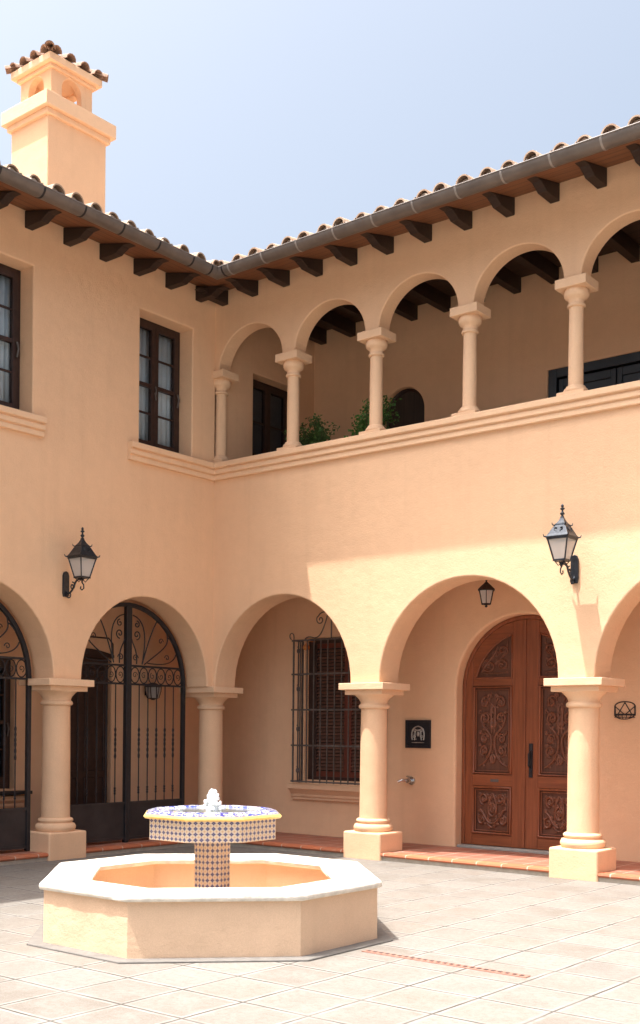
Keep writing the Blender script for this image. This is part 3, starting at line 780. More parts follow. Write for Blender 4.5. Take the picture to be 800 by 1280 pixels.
for side in (-1,1):
    # leaf body
    xe=DC+side*(DR-.053); xm=DC+side*.004
    mb=MB(); n=20
    r_=DR-.053
    P=[(xm,.125),(xe,.125)]+[(DC+side*r_*math.cos(PI/2*i/n),DSP+r_*math.sin(PI/2*i/n)) for i in range(n)]+[(xm,DSP+r_)]
    mb.prism(P,FR,DY-.012,DY+.04)
    leaf=mb.build('door_leaf',M['carve_bg'],door)
    # stiles and rails standing proud, butted
    pa,pb=sorted((DC+side*.185,DC+side*(DR-.16)))   # panel x-range
    mb=MB(); f0,f1=DY-.045,DY-.011
    xs=sorted((xm,DC+side*.185)); 
    # inner stile (curved top follows arch)
    def stile(xa,xb,z0):
        m=8; top=[(xa+(xb-xa)*i/m, arcx(xa+(xb-xa)*i/m,r_)) for i in range(m+1)]
        mb.prism([(xa,z0)]+top+[(xb,z0)],FR,f0,f1)
    stile(xs[0],xs[1],.125)
    xo=sorted((xe,DC+side*(DR-.16)))
    mb.prism([(xo[0],.125),(xo[1],.125)]+([(xo[1],DSP)]+[(DC+side*r_*math.cos(t),DSP+r_*math.sin(t)) for t in [i*.05 for i in range(20)] if r_*math.cos(t)>(DR-.16)]+[(xo[0],arcx(xo[0],r_)-.001)] if side>0 else
             [(xo[1],arcx(xo[1],r_)-.001)]+[(DC-r_*math.cos(t),DSP+r_*math.sin(t)) for t in [i*.05 for i in range(19,-1,-1)] if r_*math.cos(t)>(DR-.16)]+[(xo[0],DSP)]),FR,f0,f1)
    mb.build('stile',M['door'],door,bevel=.006)
    for za_,zb_ in ((.125,.27),(.90,1.05),(2.20,2.295)): MB().box(pa,pb,f0+.002,f1,za_,zb_).build('rail',M['door_rail'],door,bevel=.006)
    mb=MB()
    # arched top rail
    ri=DR-.185; m=14
    xs_=[pa+(pb-pa)*i/m for i in range(m+1)]
    up=[(x,arcx(x,r_)) for x in xs_]; lo=[(x,max(2.295,arcx(x,ri)-.02)) for x in xs_]
    mb.prism(up+lo[::-1],FR,f0+.002,f1)
    mb.build('rail',M['door_rail'],door,bevel=.006)
    # raised mouldings round the panels
    mb=MB()
    def mould(z0,z1,r=.021,o=.016):
        mb.tube([(pa+o,f0+.004,z0+o),(pb-o,f0+.004,z0+o),(pb-o,f0+.004,z1-o),(pa+o,f0+.004,z1-o)],r,8,closed=True)
    mould(.27,.90); mould(1.05,2.20); mould(.27,.90,.009,.05); mould(1.05,2.20,.009,.05)
    ai=[(x,max(2.31,arcx(x,ri)-.03)) for x in xs_]
    loop=[(pa+.012,f0+.004,2.305),(pb-.012,f0+.004,2.305)]+[(min(max(x,pa+.012),pb-.012),f0+.004,z) for x,z in ai[::-1]]
    mb.tube(loop,.014,8,closed=True)
    mb.build('panel_moulding',M['door'],door,smooth=True,angle=60)
    def carved(): mb.build('carving',M['carve'],door,smooth=True,angle=60)
    mb=MB()
    relief(mb,carve_mid(),pa+.075,pb-.075,1.13,2.12,True,DY-.020); carved(); mb=MB()
    relief(mb,carve_low(),pa+.07,pb-.07,.34,.83,True,DY-.020); carved(); mb=MB()
    if side<0: relief(mb,carve_arch(),pa+.10,pb-.05,2.35,2.82,False,DY-.020)
    else: relief(mb,[([(1-x,z) for x,z in pts],r) for pts,r in carve_arch()],pa+.05,pb-.10,2.35,2.82,False,DY-.020)
    carved()
# astragal, handle, letter plate
MB().box(DC-.028,DC+.012,DY-.062,DY-.047,.13,DSP+DR-.06).build('astragal',M['door'],door,bevel=.006)
mb=MB(); mb.box(DC+.065,DC+.115,DY-.062,DY-.0465,1.03,1.46); mb.tube([(DC+.09,DY-.06,1.36),(DC+.09,DY-.11,1.33),(DC+.09,DY-.11,1.18),(DC+.09,DY-.06,1.15)],.012,8); mb.ball((DC+.09,DY-.065,1.10),.018,8,6)
mb.build('door_handle',M['iron'],door,bevel=.004)
MB().box(3.62,3.74,DY-.052,DY-.0445,.955,.99).build('letter_plate',M['iron_grey'],door,bevel=.003)

# ---- lower barred window with louvred shutters
WX0,WX1,WZ0,WZ1=.60,2.04,.885,2.94; WC=1.32
mb=MB(); y0=1.40; 
mb.box(WX0,WX0+.09,y0,y0+.08,WZ0,WZ1); mb.box(WX1-.09,WX1,y0,y0+.08,WZ0,WZ1); mb.box(WX0+.09,WX1-.09,y0,y0+.08,WZ1-.08,WZ1); mb.box(WX0+.09,WX1-.09,y0,y0+.08,WZ0,WZ0+.05)
bw=mb.build('barred_window',M['darkwood'],house,bevel=.005); tag(bw,'dark louvred shutters behind an iron window grille')
for side in (0,1):
    xa,xb=(WX0+.09,WC-.003) if side==0 else (WC+.003,WX1-.09)
    mb=MB(); 
    so_=MB().box(*((xa,xa+.06) if side==0 else (xb-.06,xb)),y0+.005,y0+.05,WZ0+.05,WZ1-.08).build('shutter_stile',M['darkwood'],bw,bevel=.004)
    mb.box(*((xb-.06,xb) if side==0 else (xa,xa+.06)),y0+.005,y0+.05,WZ0+.05,WZ1-.08)
    mb.box(xa+.06,xb-.06,y0+.007,y0+.05,WZ0+.05,WZ0+.13); mb.box(xa+.06,xb-.06,y0+.007,y0+.05,WZ1-.15,WZ1-.08); 
    mb.build('shutter',M['louvre_stile'],bw,bevel=.004)
    mb=MB(); z=WZ0+.15
    while z<WZ1-.17:
        if 1:
            mb.rings([[(xa+.06,y0+.004,z),(xa+.06,y0+.012,z-.002),(xa+.06,y0+.048,z+.036),(xa+.06,y0+.040,z+.038)],[(xb-.06,y0+.004,z),(xb-.06,y0+.012,z-.002),(xb-.06,y0+.048,z+.036),(xb-.06,y0+.040,z+.038)]])
        z+=.050
    mb.build('louvres',M['louvre'],bw)
MB().box(WX0+.09,WX1-.09,y0+.06,y0+.075,WZ0+.02,WZ1-.05).build('backing',M['room_shade'],bw)  # dark sheet, shade behind the slats put into its colour
sp_=[(0,.60),(.05,.60),(.055,.635),(.075,.645),(.08,.68),(.10,.70),(.13,.735),(.165,.76),(.17,.83),(0,.83)]
mb=MB(); mb.rings([[(.43,BR-q,z) for q,z in sp_],[(2.09,BR-q,z) for q,z in sp_]]); mb.box(WX0,WX1,BR-.001,BR+.12,.82,.884)
mb.build('window_sill',M['trim'],house,smooth=True,angle=35,bevel=.004)
# grille
gy=1.085; gx0,gx1=.575,2.075; rr=.0085
mb=MB()
def bar(mb,p,q,r=rr): mb.tube([p,q],r*1.2,4)
nb=12
for i in range(nb+1):
    x=gx0+(gx1-gx0)*i/nb
    bar(mb,(x,gy,.852),(x,gy,2.90),rr*(1.35 if i in (0,nb) else 1))
for z in (.87,1.385,1.895,2.405,2.89):
    mb.box(gx0-.03,gx1+.03,gy-.013,gy-.005,z-.012,z+.012)
    for x in (gx0,gx1): mb.box(x-.005,x+.005,gy,BR+.02,z-.010,z+.010)
gr=mb.build('window_grille',M['iron_grey'],bw)
mb=MB()
for x in (gx0,gx1):
    ym=(gy+BR)/2
    bar(mb,(x,ym,.86),(x,ym,2.89)); bar(mb,(x,BR-.012,.86),(x,BR-.012,2.89),.014)
    for z in (1.02,1.62,2.20,2.75): mb.ball((x,ym,z),.026,8,6,(1,1,1.5)); mb.tube([(x-.0,ym-.0,z+.05),(x+.015,ym-.02,z+.07),(x,ym-.03,z+.05)],.005,5)
    mb.tube([(x,gy,2.89)]+[(x,gy-.0+ -.045+.045*math.cos(t),2.95+.045*math.sin(t)) for t in [i*.5 for i in range(0,10)]],.008,6)
mb.build('side_bars',M['iron_grey'],bw)
mb=MB(); gc=1.26
mb.tube([(gc,gy,2.89),(gc,gy,3.28)],.009,6)
for s in (1,-1):
    c1=bez((.32,2.92),(.20,2.90),(.14,3.02),(.06,3.26)); mb.tube([(gc+s*x,gy,z) for x,z in c1],.009,6)
    mb.tube([(gc+s*x,gy,z) for x,z in bez((.06,3.26),(.12,3.29),(.2,3.28),(.24,3.22),6)+spiral(.20,3.17,.07,1.2,.6,-1)],.008,6)
    mb.tube([(gc+s*x,gy,z) for x,z in bez((.32,2.92),(.42,2.95),(.45,2.93),(.48,2.90),6)],.009,6)
mb.tube([(gc-.08,gy,3.27),(gc+.08,gy,3.27)],.008,6)
mb.build('grille_crest',M['iron_grey'],bw,smooth=True)
o=MB(); o.lathe([(.0,-.045),(.035,-.04),(.05,-.01),(.045,.02),(.02,.04),(.012,.055)],n=14); o.tube([(0,0,.05),(0,.03,.09),(0,.20,.09)],.007,6)
og=o.build('small_lamp',M['orange'],None,smooth=True,loc=(.72,1.19,2.80)); tag(og,'tiny orange lamp tucked inside the top corner of the window grille','lamp')

# ---- iron gates in the L arcade
def gate(yc,label=None):
    gxp=-.35; hw=1.05; zsp=2.2; rise=1.08
    root=MB()
    # arched frame + posts
    def band(r0,r1,d0,d1):
        n=30
        P=[(-hw-.0-.0+0,.12)] 
        o=[(-(hw)*1.0,.10)]+[(-(hw)*math.cos(PI*i/n),zsp+rise*math.sin(PI*i/n)) for i in range(n+1)]+[(hw,.10)]
        w=.055
        i_=[(hw-w,.10)]+[((hw-w)*math.cos(PI*i/n),zsp+(rise-w)*math.sin(PI*i/n)) for i in range(n+1)]+[(-(hw-w),.10)]
        root.prism(o+i_,lambda a,b,d:(d,yc+a,b),gxp-.025,gxp+.025)
    band(0,0,0,0)
    g=root.build('gate',M['iron'],house,bevel=.004)
    if label: tag(g,label)
    mb=MB(); mb.box(gxp-.03,gxp+.035,yc-.055,yc+.0,.06,zsp+rise-.03); mb.box(gxp-.03,gxp+.028,yc+.004,yc+.045,.12,zsp+rise-.05); mb.build('gate_post',M['iron'],g,bevel=.006)
    for s in (-1,1):
        a0,a1=(yc-hw+.055,yc-.055) if s<0 else (yc+.045,yc+hw-.055)
        mb=MB(); mb.box(gxp-.006,gxp+.006,a0,a1,.14,.60); mb.box(gxp-.02,gxp+.02,a0,a1,.13,.165); mb.box(gxp-.02,gxp+.02,a0,a1,.595,.63); mb.build('kick_panel',M['kick'],g)
        mb=MB(); mb.box(gxp-.018,gxp+.018,a0,a1,2.185,2.21); mb.box(gxp-.018,gxp+.018,a0,a1,2.43,2.455)
        nC=6; w=(a1-a0)/nC
        for k in range(nC):
            yy=a0+w*(k+.5)
            R_=w*.47
            mb.tube([(gxp,yy+R_*math.cos(2*PI*i/20),2.32+.105*math.sin(2*PI*i/20)) for i in range(20)],.008,6,closed=True)
            mb.tube([(gxp,yy+x,2.32+z) for x,z in spiral(0,0,.045,1.2,k,1)],.005,5)
        # fan scrollwork
        base=yc+ (s*.05)
        def cv(pts,r=.0085): mb.tube([(gxp,base+s*x,z) for x,z in pts],r,6)
        cv(bez((.03,3.12),(.30,3.06),(.26,2.75),(.20,2.47)))
        cv(bez((.20,2.47),(.36,2.95),(.44,3.02),(.48,3.10)))
        cv(bez((.24,2.47),(.55,2.68),(.70,2.74),(.66,2.88))+bez((.66,2.88),(.64,3.02),(.52,3.05),(.47,3.10))[1:])
        cv(bez((.66,2.86),(.69,2.86),(.73,2.82),(.77,2.77),6))
        cv(bez((.10,2.47),(.12,2.66),(.03,2.72),(.01,2.80)))
        cv(bez((.30,2.49),(.60,2.47),(.78,2.50),(.83,2.64)))
        cv(spiral(.10,2.86,.065,1.3,-PI/2,1)); cv(spiral(.10,3.0,.05,1.2,PI/2,-1)); cv(spiral(.08,2.55,.05,1.3,0,1),.007)
        cv(spiral(.54,2.80,.045,1.1,0,1),.007); cv(spiral(.66,2.58,.045,1.1,PI,-1),.007)
        mb.build('scrollwork',M['iron'],g,smooth=True)
        for k in range(1,nC):
            yy=a0+w*k
            mb=MB(); mb.tube([(0,0,.63),(0,0,2.19)],.0085,6)
            for zc,h in ((1.32,.12),(1.52,.10),(.78,.05)):
                P=[];rs=[]
                m=14
                for i in range(m+1):
                    t=i/m; P.append((0,0,zc-h+2*h*t)); rs.append(.0085+.0085*abs(math.sin(t*PI*3)))
                mb.tube(P,rs,6)
            b_=mb.build('baluster',M['iron'],g,smooth=True); b_.location=(gxp,yy,0)
    return g
gate(-1.245,'double iron gate with scrollwork fan, nearest the corner')
gate(-3.87,'double iron gate cut off by the left edge of view')
gate(-6.52)
# door, transom and window on the back wall behind the gates
mb=MB(); mb.box(-1.64,-1.58,-1.50,-.53,.09,2.63); d=mb.build('door',M['darkwood'],house); tag(d,'almost black wooden door behind the gate')
mb=MB()
for a in (-1.50,-1.02): 
    for z0,z1 in ((.2,.9),(1.0,2.45)): 
        mb.tube([(-1.577,a+.07,z0),(-1.577,a+.41,z0),(-1.577,a+.41,z1),(-1.577,a+.07,z1)],.012,6,closed=True)
mb.build('door_moulding',M['darkwood'],d)
mb=MB(); mb.tube([(-1.49,-1.52,2.66),(-1.49,-1.52,2.90),(-1.49,-.60,2.90),(-1.49,-.52,2.82),(-1.49,-.52,2.66)],.012,6); 
mb.rings([[(-1.5,-1.52+1.0*i/12,2.62) for i in range(13)]+[(-1.5,-1.52+1.0*i/12,2.66+.07*math.sin(PI*i/12)) for i in range(12,-1,-1)],[(-1.46,-1.52+1.0*i/12,2.62) for i in range(13)]+[(-1.46,-1.52+1.0*i/12,2.66+.07*math.sin(PI*i/12)) for i in range(12,-1,-1)]])
mb.build('door_head',M['darkwood'],d)
def backwin(y0,y1):
    w=y1-y0
    casement(lambda a,z,d:(-1.60-d,y1-a,z),w,.79,2.52,False)
    mb=MB(); pr_=[(0,.56),(.04,.56),(.045,.60),(.09,.64),(.095,.70),(0,.70)]
    mb.rings([[(-1.5+q,y0-.12,z) for q,z in pr_],[(-1.5+q,y1+.12,z) for q,z in pr_]]); mb.build('window_sill',M['trim'],house,bevel=.004)
    MB().box(-1.5,-1.33,y0-.17,y1+.17,.72,.765).build('window_ledge',M['iron'],house,bevel=.005)
backwin(-3.3,-2.2); backwin(-6.1,-5.0)

# ------------------------------------------------------------------ ground and drain
mb=MB(); mb.add([(-120,-120,0),(120,-120,0),(120,120,0),(-120,120,0)],[(0,1,2,3)])
gnd=mb.build('ground',M['paving'],None); gnd['kind']='structure'
mb=MB(); mb.box(6.19,7.52,-4.815,-4.745,-.01,.006); dr=mb.build('drain_channel',M['perf'],None,bevel=.002); tag(dr,'thin terracotta drain strip with a row of slots set into the paving beside the fountain','drain')
for k in range(24):
    x=6.22+.054*k; MB().box(x,x+.026,-4.795,-4.765,.004,.0085).build('slot',M['hole'],dr)

# ------------------------------------------------------------------ fountain
FX,FY=4.70,-4.83
ftn=empty('fountain',(FX,FY,0)); tag(ftn,'octagonal stucco fountain with a painted-tile bowl on a tiled pedestal','fountain')
def octo(h,c,z):   # half width, chamfer half side
    return [(h,-c,z),(h,c,z),(c,h,z),(-c,h,z),(-h,c,z),(-h,-c,z),(-c,-h,z),(c,-h,z)]
def oct_h(h,base_h=1.31,base_c=.46):
    # parallel offset of the base octagon
    d=h-base_h; return h, base_c+d*(math.tan(PI/8)+ (base_c-base_h*math.tan(PI/8))*0)
def roct(h,z): hh,c=oct_h(h); return octo(hh,c,z)
def subdiv_ring(r,m,jit=0,seed=1):
    rnd=random.Random(seed); out=[]
    for i in range(8):
        a,b=Vector(r[i]),Vector(r[(i+1)%8])
        for k in range(m):
            p=a.lerp(b,k/m); out.append((p.x+ (rnd.uniform(-jit,jit) if k else 0),p.y+(rnd.uniform(-jit,jit) if k else 0),p.z))
    return out
mb=MB(); mb.rings([roct(1.425,-.01),roct(1.425,.010),roct(1.42,.014),roct(.9,.014)]); mb.build('footing',M['footing'],ftn)
mb=MB(); zsr=[-.0,.1,.2,.3,.415]
outer=[subdiv_ring(roct(1.31+random.uniform(-.002,.002),z),10,.0035,int(z*100)) for z in zsr]
inner=[subdiv_ring(roct(1.06,z),10,.002,50+int(z*100)) for z in (.41,.2,.03)]
mb.rings(outer+inner,True,False)
mb.build('basin',M['basin'],ftn,smooth=True,angle=25)
mb=MB(); pr=[(h_,z_+.01) for h_,z_ in [(1.330,.395),(1.340,.402),(1.345,.422),(1.338,.443),(1.322,.452),(1.03,.450),(1.0,.446),(.985,.432),(.99,.405),(1.01,.395)]]
rs=[subdiv_ring(roct(h,z),8,.0035,i+3) for i,(h,z) in enumerate(pr)]
mb.rings(rs+[rs[0]],False,False); mb.build('coping',M['coping'],ftn,smooth=True,angle=50)
mb=MB(); mb.rings([roct(1.07,.03),roct(1.07,.06)]); mb.build('basin_floor',M['basin'],ftn)
def octr(h,z): c=h*math.tan(PI/8); return octo(h,c,z)
def uv_oct(name,h,z0,z1,mat,par):
    me=bpy.data.meshes.new(name); r0,r1=octr(h,z0),octr(h,z1)
    me.from_pydata(r0+r1,[],[(i,(i+1)%8,(i+1)%8+8,i+8) for i in range(8)]+[tuple(range(7,-1,-1)),tuple(range(8,16))])
    uv=me.uv_layers.new(name='UVMap'); s=2*h*math.tan(PI/8); T=.046; nT=max(1,round(s/T)); nz=max(1,round((z1-z0)/T))
    for f in range(8):
        p=me.polygons[f]
        for li,(u,v) in zip(p.loop_indices,((0,0),(nT*T,0),(nT*T,nz*T),(0,nz*T))): uv.data[li].uv=(u+T*nT*f,v)
    o=bpy.data.objects.new(name,me); COL.objects.link(o); me.materials.append(mat); o.parent=par
    bv=o.modifiers.new('Bevel','BEVEL'); bv.width=.004; bv.segments=2; bv.limit_method='ANGLE'
    return o
uv_oct('pedestal',.142,.05,.755,M['azulejo'],ftn)
bowl=uv_oct('bowl',.495,.735,.907,M['azulejo'],ftn)
mb=MB(); mb.rings([octr(h_,z_+.035) for h_,z_ in [(.500,.862),(.530,.868),(.542,.884),(.533,.898),(.520,.903),(.49,.901)]],True,True); mb.build('bowl_edge',M['yellow'],bowl,smooth=True,angle=30)
mb=MB(); mb.rings([octr(h_,z_+.035) for h_,z_ in [(.524,.898),(.522,.906),(.45,.926),(.43,.928),(.415,.915),(.30,.900),(.10,.895)]],False,True); mb.build('painted_rim',M['majolica'],bowl,smooth=True,angle=30)
mb=MB(); mb.rings([octr(.40,.938),octr(.40,.948)]); mb.build('bowl_water',M['water'],bowl)
# water jet: frothy plume
mb=MB(); rnd=random.Random(4)
mb.lathe([(.06,.93),(.058,.96),(.045,1.0),(.028,1.05),(.012,1.10)],n=12)
for i in range(170):
    t=rnd.random()**.8; rad=.068*(1-t)**.6+.010; a=rnd.uniform(0,2*PI); q=rad*math.sqrt(rnd.random())
    mb.ball((q*math.cos(a),q*math.sin(a),.955+t*.155),rnd.uniform(.008,.017)*(1.1-.4*t),7,5,(1,1,1.3))
for i in range(30):
    a=rnd.uniform(0,2*PI); q=rnd.uniform(.045,.075); mb.ball((q*math.cos(a),q*math.sin(a),.962+rnd.random()*.05*(1-q/.12)),rnd.uniform(.003,.008),6,4)
mb.build('water_jet',M['froth'],ftn,smooth=True,angle=180)

# ------------------------------------------------------------------ lanterns
def lantern(name,loc,rz,label,group):
    """local: wall at y=0, lantern hangs at y=-.32 ; z origin = plate centre"""
    t=empty(name,loc,rz); tag(t,label,'lantern',group)
    Y=-.32; m=M['lantern_iron']
    mb=MB(); P=[]
    mb.prism([(x_,z_+.05) for x_,z_ in [(-.035,-.15),(.035,-.15),(.045,-.10),(.045,.11),(.03,.15),(0,.165),(-.03,.15),(-.045,.11),(-.045,-.10)]],lambda a,b,d:(a,d,b),-.03,0); mb.build('wall_plate',m,t,bevel=.006)
    Z_=.055; mb=MB(); ar=bez((0,-.08),(-.03,-.16),(-.12,-.10),(-.17,.0))+bez((-.17,0),(-.2,.05),(-.26,.05),(-.32,.03))[1:]
    mb.tube([(0,y-.02,z+Z_) for y,z in ar],.012,8)
    mb.tube([(0,-.06+y,z+Z_) for y,z in spiral(-.02,-.13,.045,1.2,0,-1)],.008,6)
    mb.tube([(0,-.14+y,z+Z_) for y,z in spiral(0,-.03,.05,1.3,PI/2,1)],.008,6)
    mb.tube([(0,Y+y,z+Z_) for y,z in [(0,.05),(0,.0),(-.03,-.03),(-.035,-.07),(0,-.09),(.03,-.07),(.02,-.045)]],.008,6)
    for a in range(4):
        c,s=math.cos(a*PI/2+PI/4),math.sin(a*PI/2+PI/4)
        mb.tube([(0+c*.015,Y+s*.015,.085),(c*.04,Y+s*.04,.06),(c*.065,Y+s*.065,.09),(c*.085,Y+s*.085,.11)],.006,6)
    mb.build('bracket',m,t,smooth=True)
    zb,zt=.115,.345; wb,wt=.064,.116
    mb=MB()
    for sx in (1,-1):
        for sy in (1,-1): mb.tube([(sx*wb,Y+sy*wb,zb),(sx*wt,Y+sy*wt,zt)],.010,4)
    for z,w in ((zb,wb),(zt,wt)):
        for s in (1,-1):
            mb.box(-w-.008,w+.008,Y+s*w-.008,Y+s*w+.008,z-.010,z+.010); mb.box(s*w-.0075,s*w+.0075,Y-w,Y+w,z-.0095,z+.0095)
    mb.box(-wb,wb,Y-wb,Y+wb,zb-.006,zb+.002)
    mb.build('frame',m,t)
    mb=MB()
    mb.rings([[(-wb+.004,Y-wb+.004,zb+.004),(wb-.004,Y-wb+.004,zb+.004),(wb-.004,Y+wb-.004,zb+.004),(-wb+.004,Y+wb-.004,zb+.004)],[(-wt+.006,Y-wt+.006,zt-.004),(wt-.006,Y-wt+.006,zt-.004),(wt-.006,Y+wt-.006,zt-.004),(-wt+.006,Y+wt-.006,zt-.004)]],False,False)
    mb.build('glass',M['frosted'],t)
    def sq(w,z): return [(-w,Y-w,z),(w,Y-w,z),(w,Y+w,z),(-w,Y+w,z)]
    mb=MB(); mb.rings([sq(.130,.352),sq(.132,.366),sq(.112,.395),sq(.092,.435),sq(.075,.470),sq(.064,.485),sq(.061,.500),sq(.048,.515),sq(.034,.535),sq(.020,.565),sq(.014,.590)])
    roof=mb.build('lantern_roof',m,t,bevel=.003)
    mb=MB()
    for sx in (1,-1):
        for sy in (1,-1):
            mb.tube([(sx*.124,Y+sy*.124,.362),(sx*.143,Y+sy*.143,.368),(sx*.150,Y+sy*.150,.392)],[.010,.008,.003],6)
            mb.tube([(sx*.062,Y+sy*.062,.488),(sx*.078,Y+sy*.078,.495),(sx*.082,Y+sy*.082,.518)],[.009,.007,.003],6)
    for s in (1,-1):
        mb.tube([(s*.02,Y-.100+.0,.42),(s*.048,Y-.094,.44),(s*.044,Y-.086,.46),(s*.02,Y-.088,.455)],.006,6)
        mb.tube([(.100,Y+s*.02,.42),(.094,Y+s*.048,.44),(.086,Y+s*.044,.46)],.006,6)
    mb.build('roof_ornament',m,roof,smooth=True)
    mb=MB(); mb.lathe([(.014,.585),(.012,.600),(.022,.608),(.026,.622),(.014,.632),(.010,.645),(.010,.655),(.024,.664),(.026,.672),(.010,.684),(.016,.694),(.014,.710),(.003,.722)],0,Y,12); mb.build('finial',m,roof,smooth=True,angle=60)
    return t
GL='wrought-iron wall lanterns'
lantern('wall_lantern',(5.497,0,3.335),0,'black iron lantern with frosted glass on the sunlit wall beside the carved door arch',GL)
lantern('wall_lantern',(0,-2.585,3.30),PI/2,'black iron lantern with frosted glass on the shaded left wall above a column',GL)
def small_lantern(name,loc,label,hang):
    t=empty(name,loc); tag(t,label,'lantern'); m=M['iron']
    mb=MB(); n=6
    def hx(r,z,n=n): return [(r*math.cos(2*PI*i/n),r*math.sin(2*PI*i/n),z) for i in range(n)]
    for i in range(n):
        a=2*PI*i/n; mb.tube([(.060*math.cos(a),.060*math.sin(a),-.215),(.098*math.cos(a),.098*math.sin(a),-.045)],.007,4)
    for r,z in ((.060,-.215),(.098,-.045)): mb.tube(hx(r,z),.008,6,closed=True)
    mb.lathe([(.012,-.255),(.02,-.245),(.014,-.23),(.055,-.216),(.058,-.212)],n=6); mb.build('frame',m,t)
    MB().rings([hx(.057,-.212),hx(.094,-.047)],False,False).build('glass',M['frosted'],t)
    MB().rings([hx(.120,-.046),hx(.118,-.036),hx(.07,.01),hx(.045,.03),hx(.02,.055),hx(.008,.065)]).build('lantern_roof',m,t)
    if hang:
        mb=MB(); mb.tube([(0,0,.06),(0,0,hang)],.006,6)
        z=.08
        while z<hang-.03:
            mb.tube([(.012*math.cos(u),0,z+.018*math.sin(u)) for u in [i*PI/4 for i in range(8)]],.004,5,closed=True); z+=.03
        mb.lathe([(.05,hang-.02),(.045,hang-.002),(.03,hang)],n=12); mb.build('chain',m,t)
    return t
small_lantern('hanging_lantern',(3.915,.80,3.40),'small black lantern hanging from the arcade ceiling in front of the carved door',.55)
# lantern seen through the gate
t=empty('wall_lantern',(-1.5,.16,2.16)); tag(t,'small dark bracket lantern seen through the iron gate on the inner wall','lantern')
mb=MB(); mb.box(0,.02,-.05,.05,-.06,.10); mb.tube([(.01,0,.06),(.08,0,.12),(.13,0,.10)],.01,6); mb.build('bracket',M['iron'],t)
mb=MB(); mb.lathe([(.02,-.13),(.035,-.12),(.09,-.10)],.13,0,12); mb.lathe([(.135,.06),(.13,.075),(.05,.12),(.01,.13)],.13,0,12)
for i in range(6):
    a=i*PI/3; mb.tube([(.13+.088*math.cos(a),.088*math.sin(a),-.10),(.13+.12*math.cos(a),.12*math.sin(a),.0),(.13+.125*math.cos(a),.125*math.sin(a),.065)],.007,5)
mb.build('frame',M['iron'],t)
mb=MB(); mb.lathe([(.08,-.098),(.108,.0),(.115,.06)],.13,0,12); mb.build('glass',M['frosted'],t)

# ------------------------------------------------------------------ plaque, tap, iron basket
t=empty('wall_plaque',(2.60,BR,1.565)); tag(t,'small black framed plaque with a silver emblem between the column and the carved door','plaque')
mb=MB(); w,h=.20,.188
mb.box(-w,-w+.035,-.03,0,-h,h); mb.box(w-.035,w,-.03,0,-h,h); mb.box(-w+.035,w-.035,-.029,0,h-.035,h); mb.box(-w+.035,w-.035,-.029,0,-h,-h+.035); mb.build('frame',M['plaque_black'],t,bevel=.004)
MB().box(-w+.035,w-.035,-.016,0,-h+.035,h-.035).build('panel',M['plaque_black'],t)
mb=MB(); rnd=random.Random(11)
for s in (1,-1):
    mb.tube([(s*x,-.018,z) for x,z in bez((.09,-.08),(.11,.02),(.10,.09),(.0,.105))],.009,6)
    mb.tube([(s*x,-.018,z) for x,z in bez((.06,-.08),(.03,-.03),(.07,.02),(.02,.06))],.009,6)
    mb.tube([(s*x,-.018,z) for x,z in spiral(.055,.045,.028,1.3,0,1)],.006,5)
    mb.tube([(s*x,-.018,z) for x,z in spiral(.06,-.03,.022,1.2,PI,1)],.006,5)
mb.ball((0,-.018,.0),.022,8,6,(1,.4,1.6)); mb.ball((0,-.018,.05),.014,8,6,(1,.5,1))
for i in range(16): mb.ball((rnd.uniform(-.08,.08),-.017,rnd.uniform(-.08,.07)),rnd.uniform(.006,.012),6,4,(1,.5,1))
mb.build('emblem',M['plaque_silver'],t,smooth=True)
MB().box(-.10,.10,-.0185,-.0155,-.118,-.110).build('inscription_line',M['plaque_silver'],t)
t=empty('wall_tap',(2.50,BR,.935)); tag(t,'short chrome tap sticking out of the wall below the black plaque','tap'); t.scale=(1.3,1.3,1.3)
mb=MB(); mb.tube([(0,0,0),(0,-.02,0)],.042,16); mb.tube([(0,-.02,0),(0,-.09,0)],.022,12); mb.build('tap_body',M['chrome'],t,smooth=True,angle=50)
mb=MB(); mb.tube([(0,-.07,0),(-.05,-.10,.005),(-.10,-.115,-.01)],[.016,.015,.014],10); mb.build('spout',M['chrome'],t,smooth=True,angle=50)
mb=MB(); mb.tube([(0,-.06,.02),(0,-.06,.045)],.008,8); mb.tube([(-.03,-.06,.045),(.03,-.06,.045)],.008,8); mb.build('handle',M['chrome'],t,smooth=True)
t=empty('iron_basket',(5.52,BR,1.87)); tag(t,'small half-round black wire basket fixed to the wall at the right edge','wall basket')
mb=MB(); w=.125
def hoop(z,d,r=.007): mb.tube([(w*math.cos(PI*i/12),-d*math.sin(PI*i/12)-.005,z) for i in range(13)],r,6)
hoop(-.045,.10); hoop(-.08,.06,.005)
mb.tube([(-w,-.006,-.05),(w,-.006,-.05)],.009,6)
mb.tube([(-w,-.006,-.06),(-w,-.006,.06)],.009,6); mb.tube([(w,-.006,-.06),(w,-.006,.06)],.009,6)
mb.tube([(x,-.006,z) for x,z in bez((-w,.06),(-.09,.12),(.09,.12),(w,.06))],.007,6)
for a,b_ in (((-w,.05),(-.0,-.05)),((w,.05),(0,-.05)),((-.09,-.05),(-.0,.095)),((.09,-.05),(0,.095))): mb.tube([(a[0],-.008,a[1]),(b_[0],-.008,b_[1])],.0055,6)
mb.build('wire_frame',M['iron'],t)
mb=MB()
for i in range(5):
    a=PI*(i+1)/6; mb.tube([(w*math.cos(a),-.10*math.sin(a),-.045),(w*.5*math.cos(a),-.06*math.sin(a),-.10)],.0045,5)
mb.tube([(x,-.02,z) for x,z in bez((-w,-.05),(-.10,-.12),(.10,-.12),(w,-.05))],.006,6)
mb.build('basket_bottom',M['iron'],t)

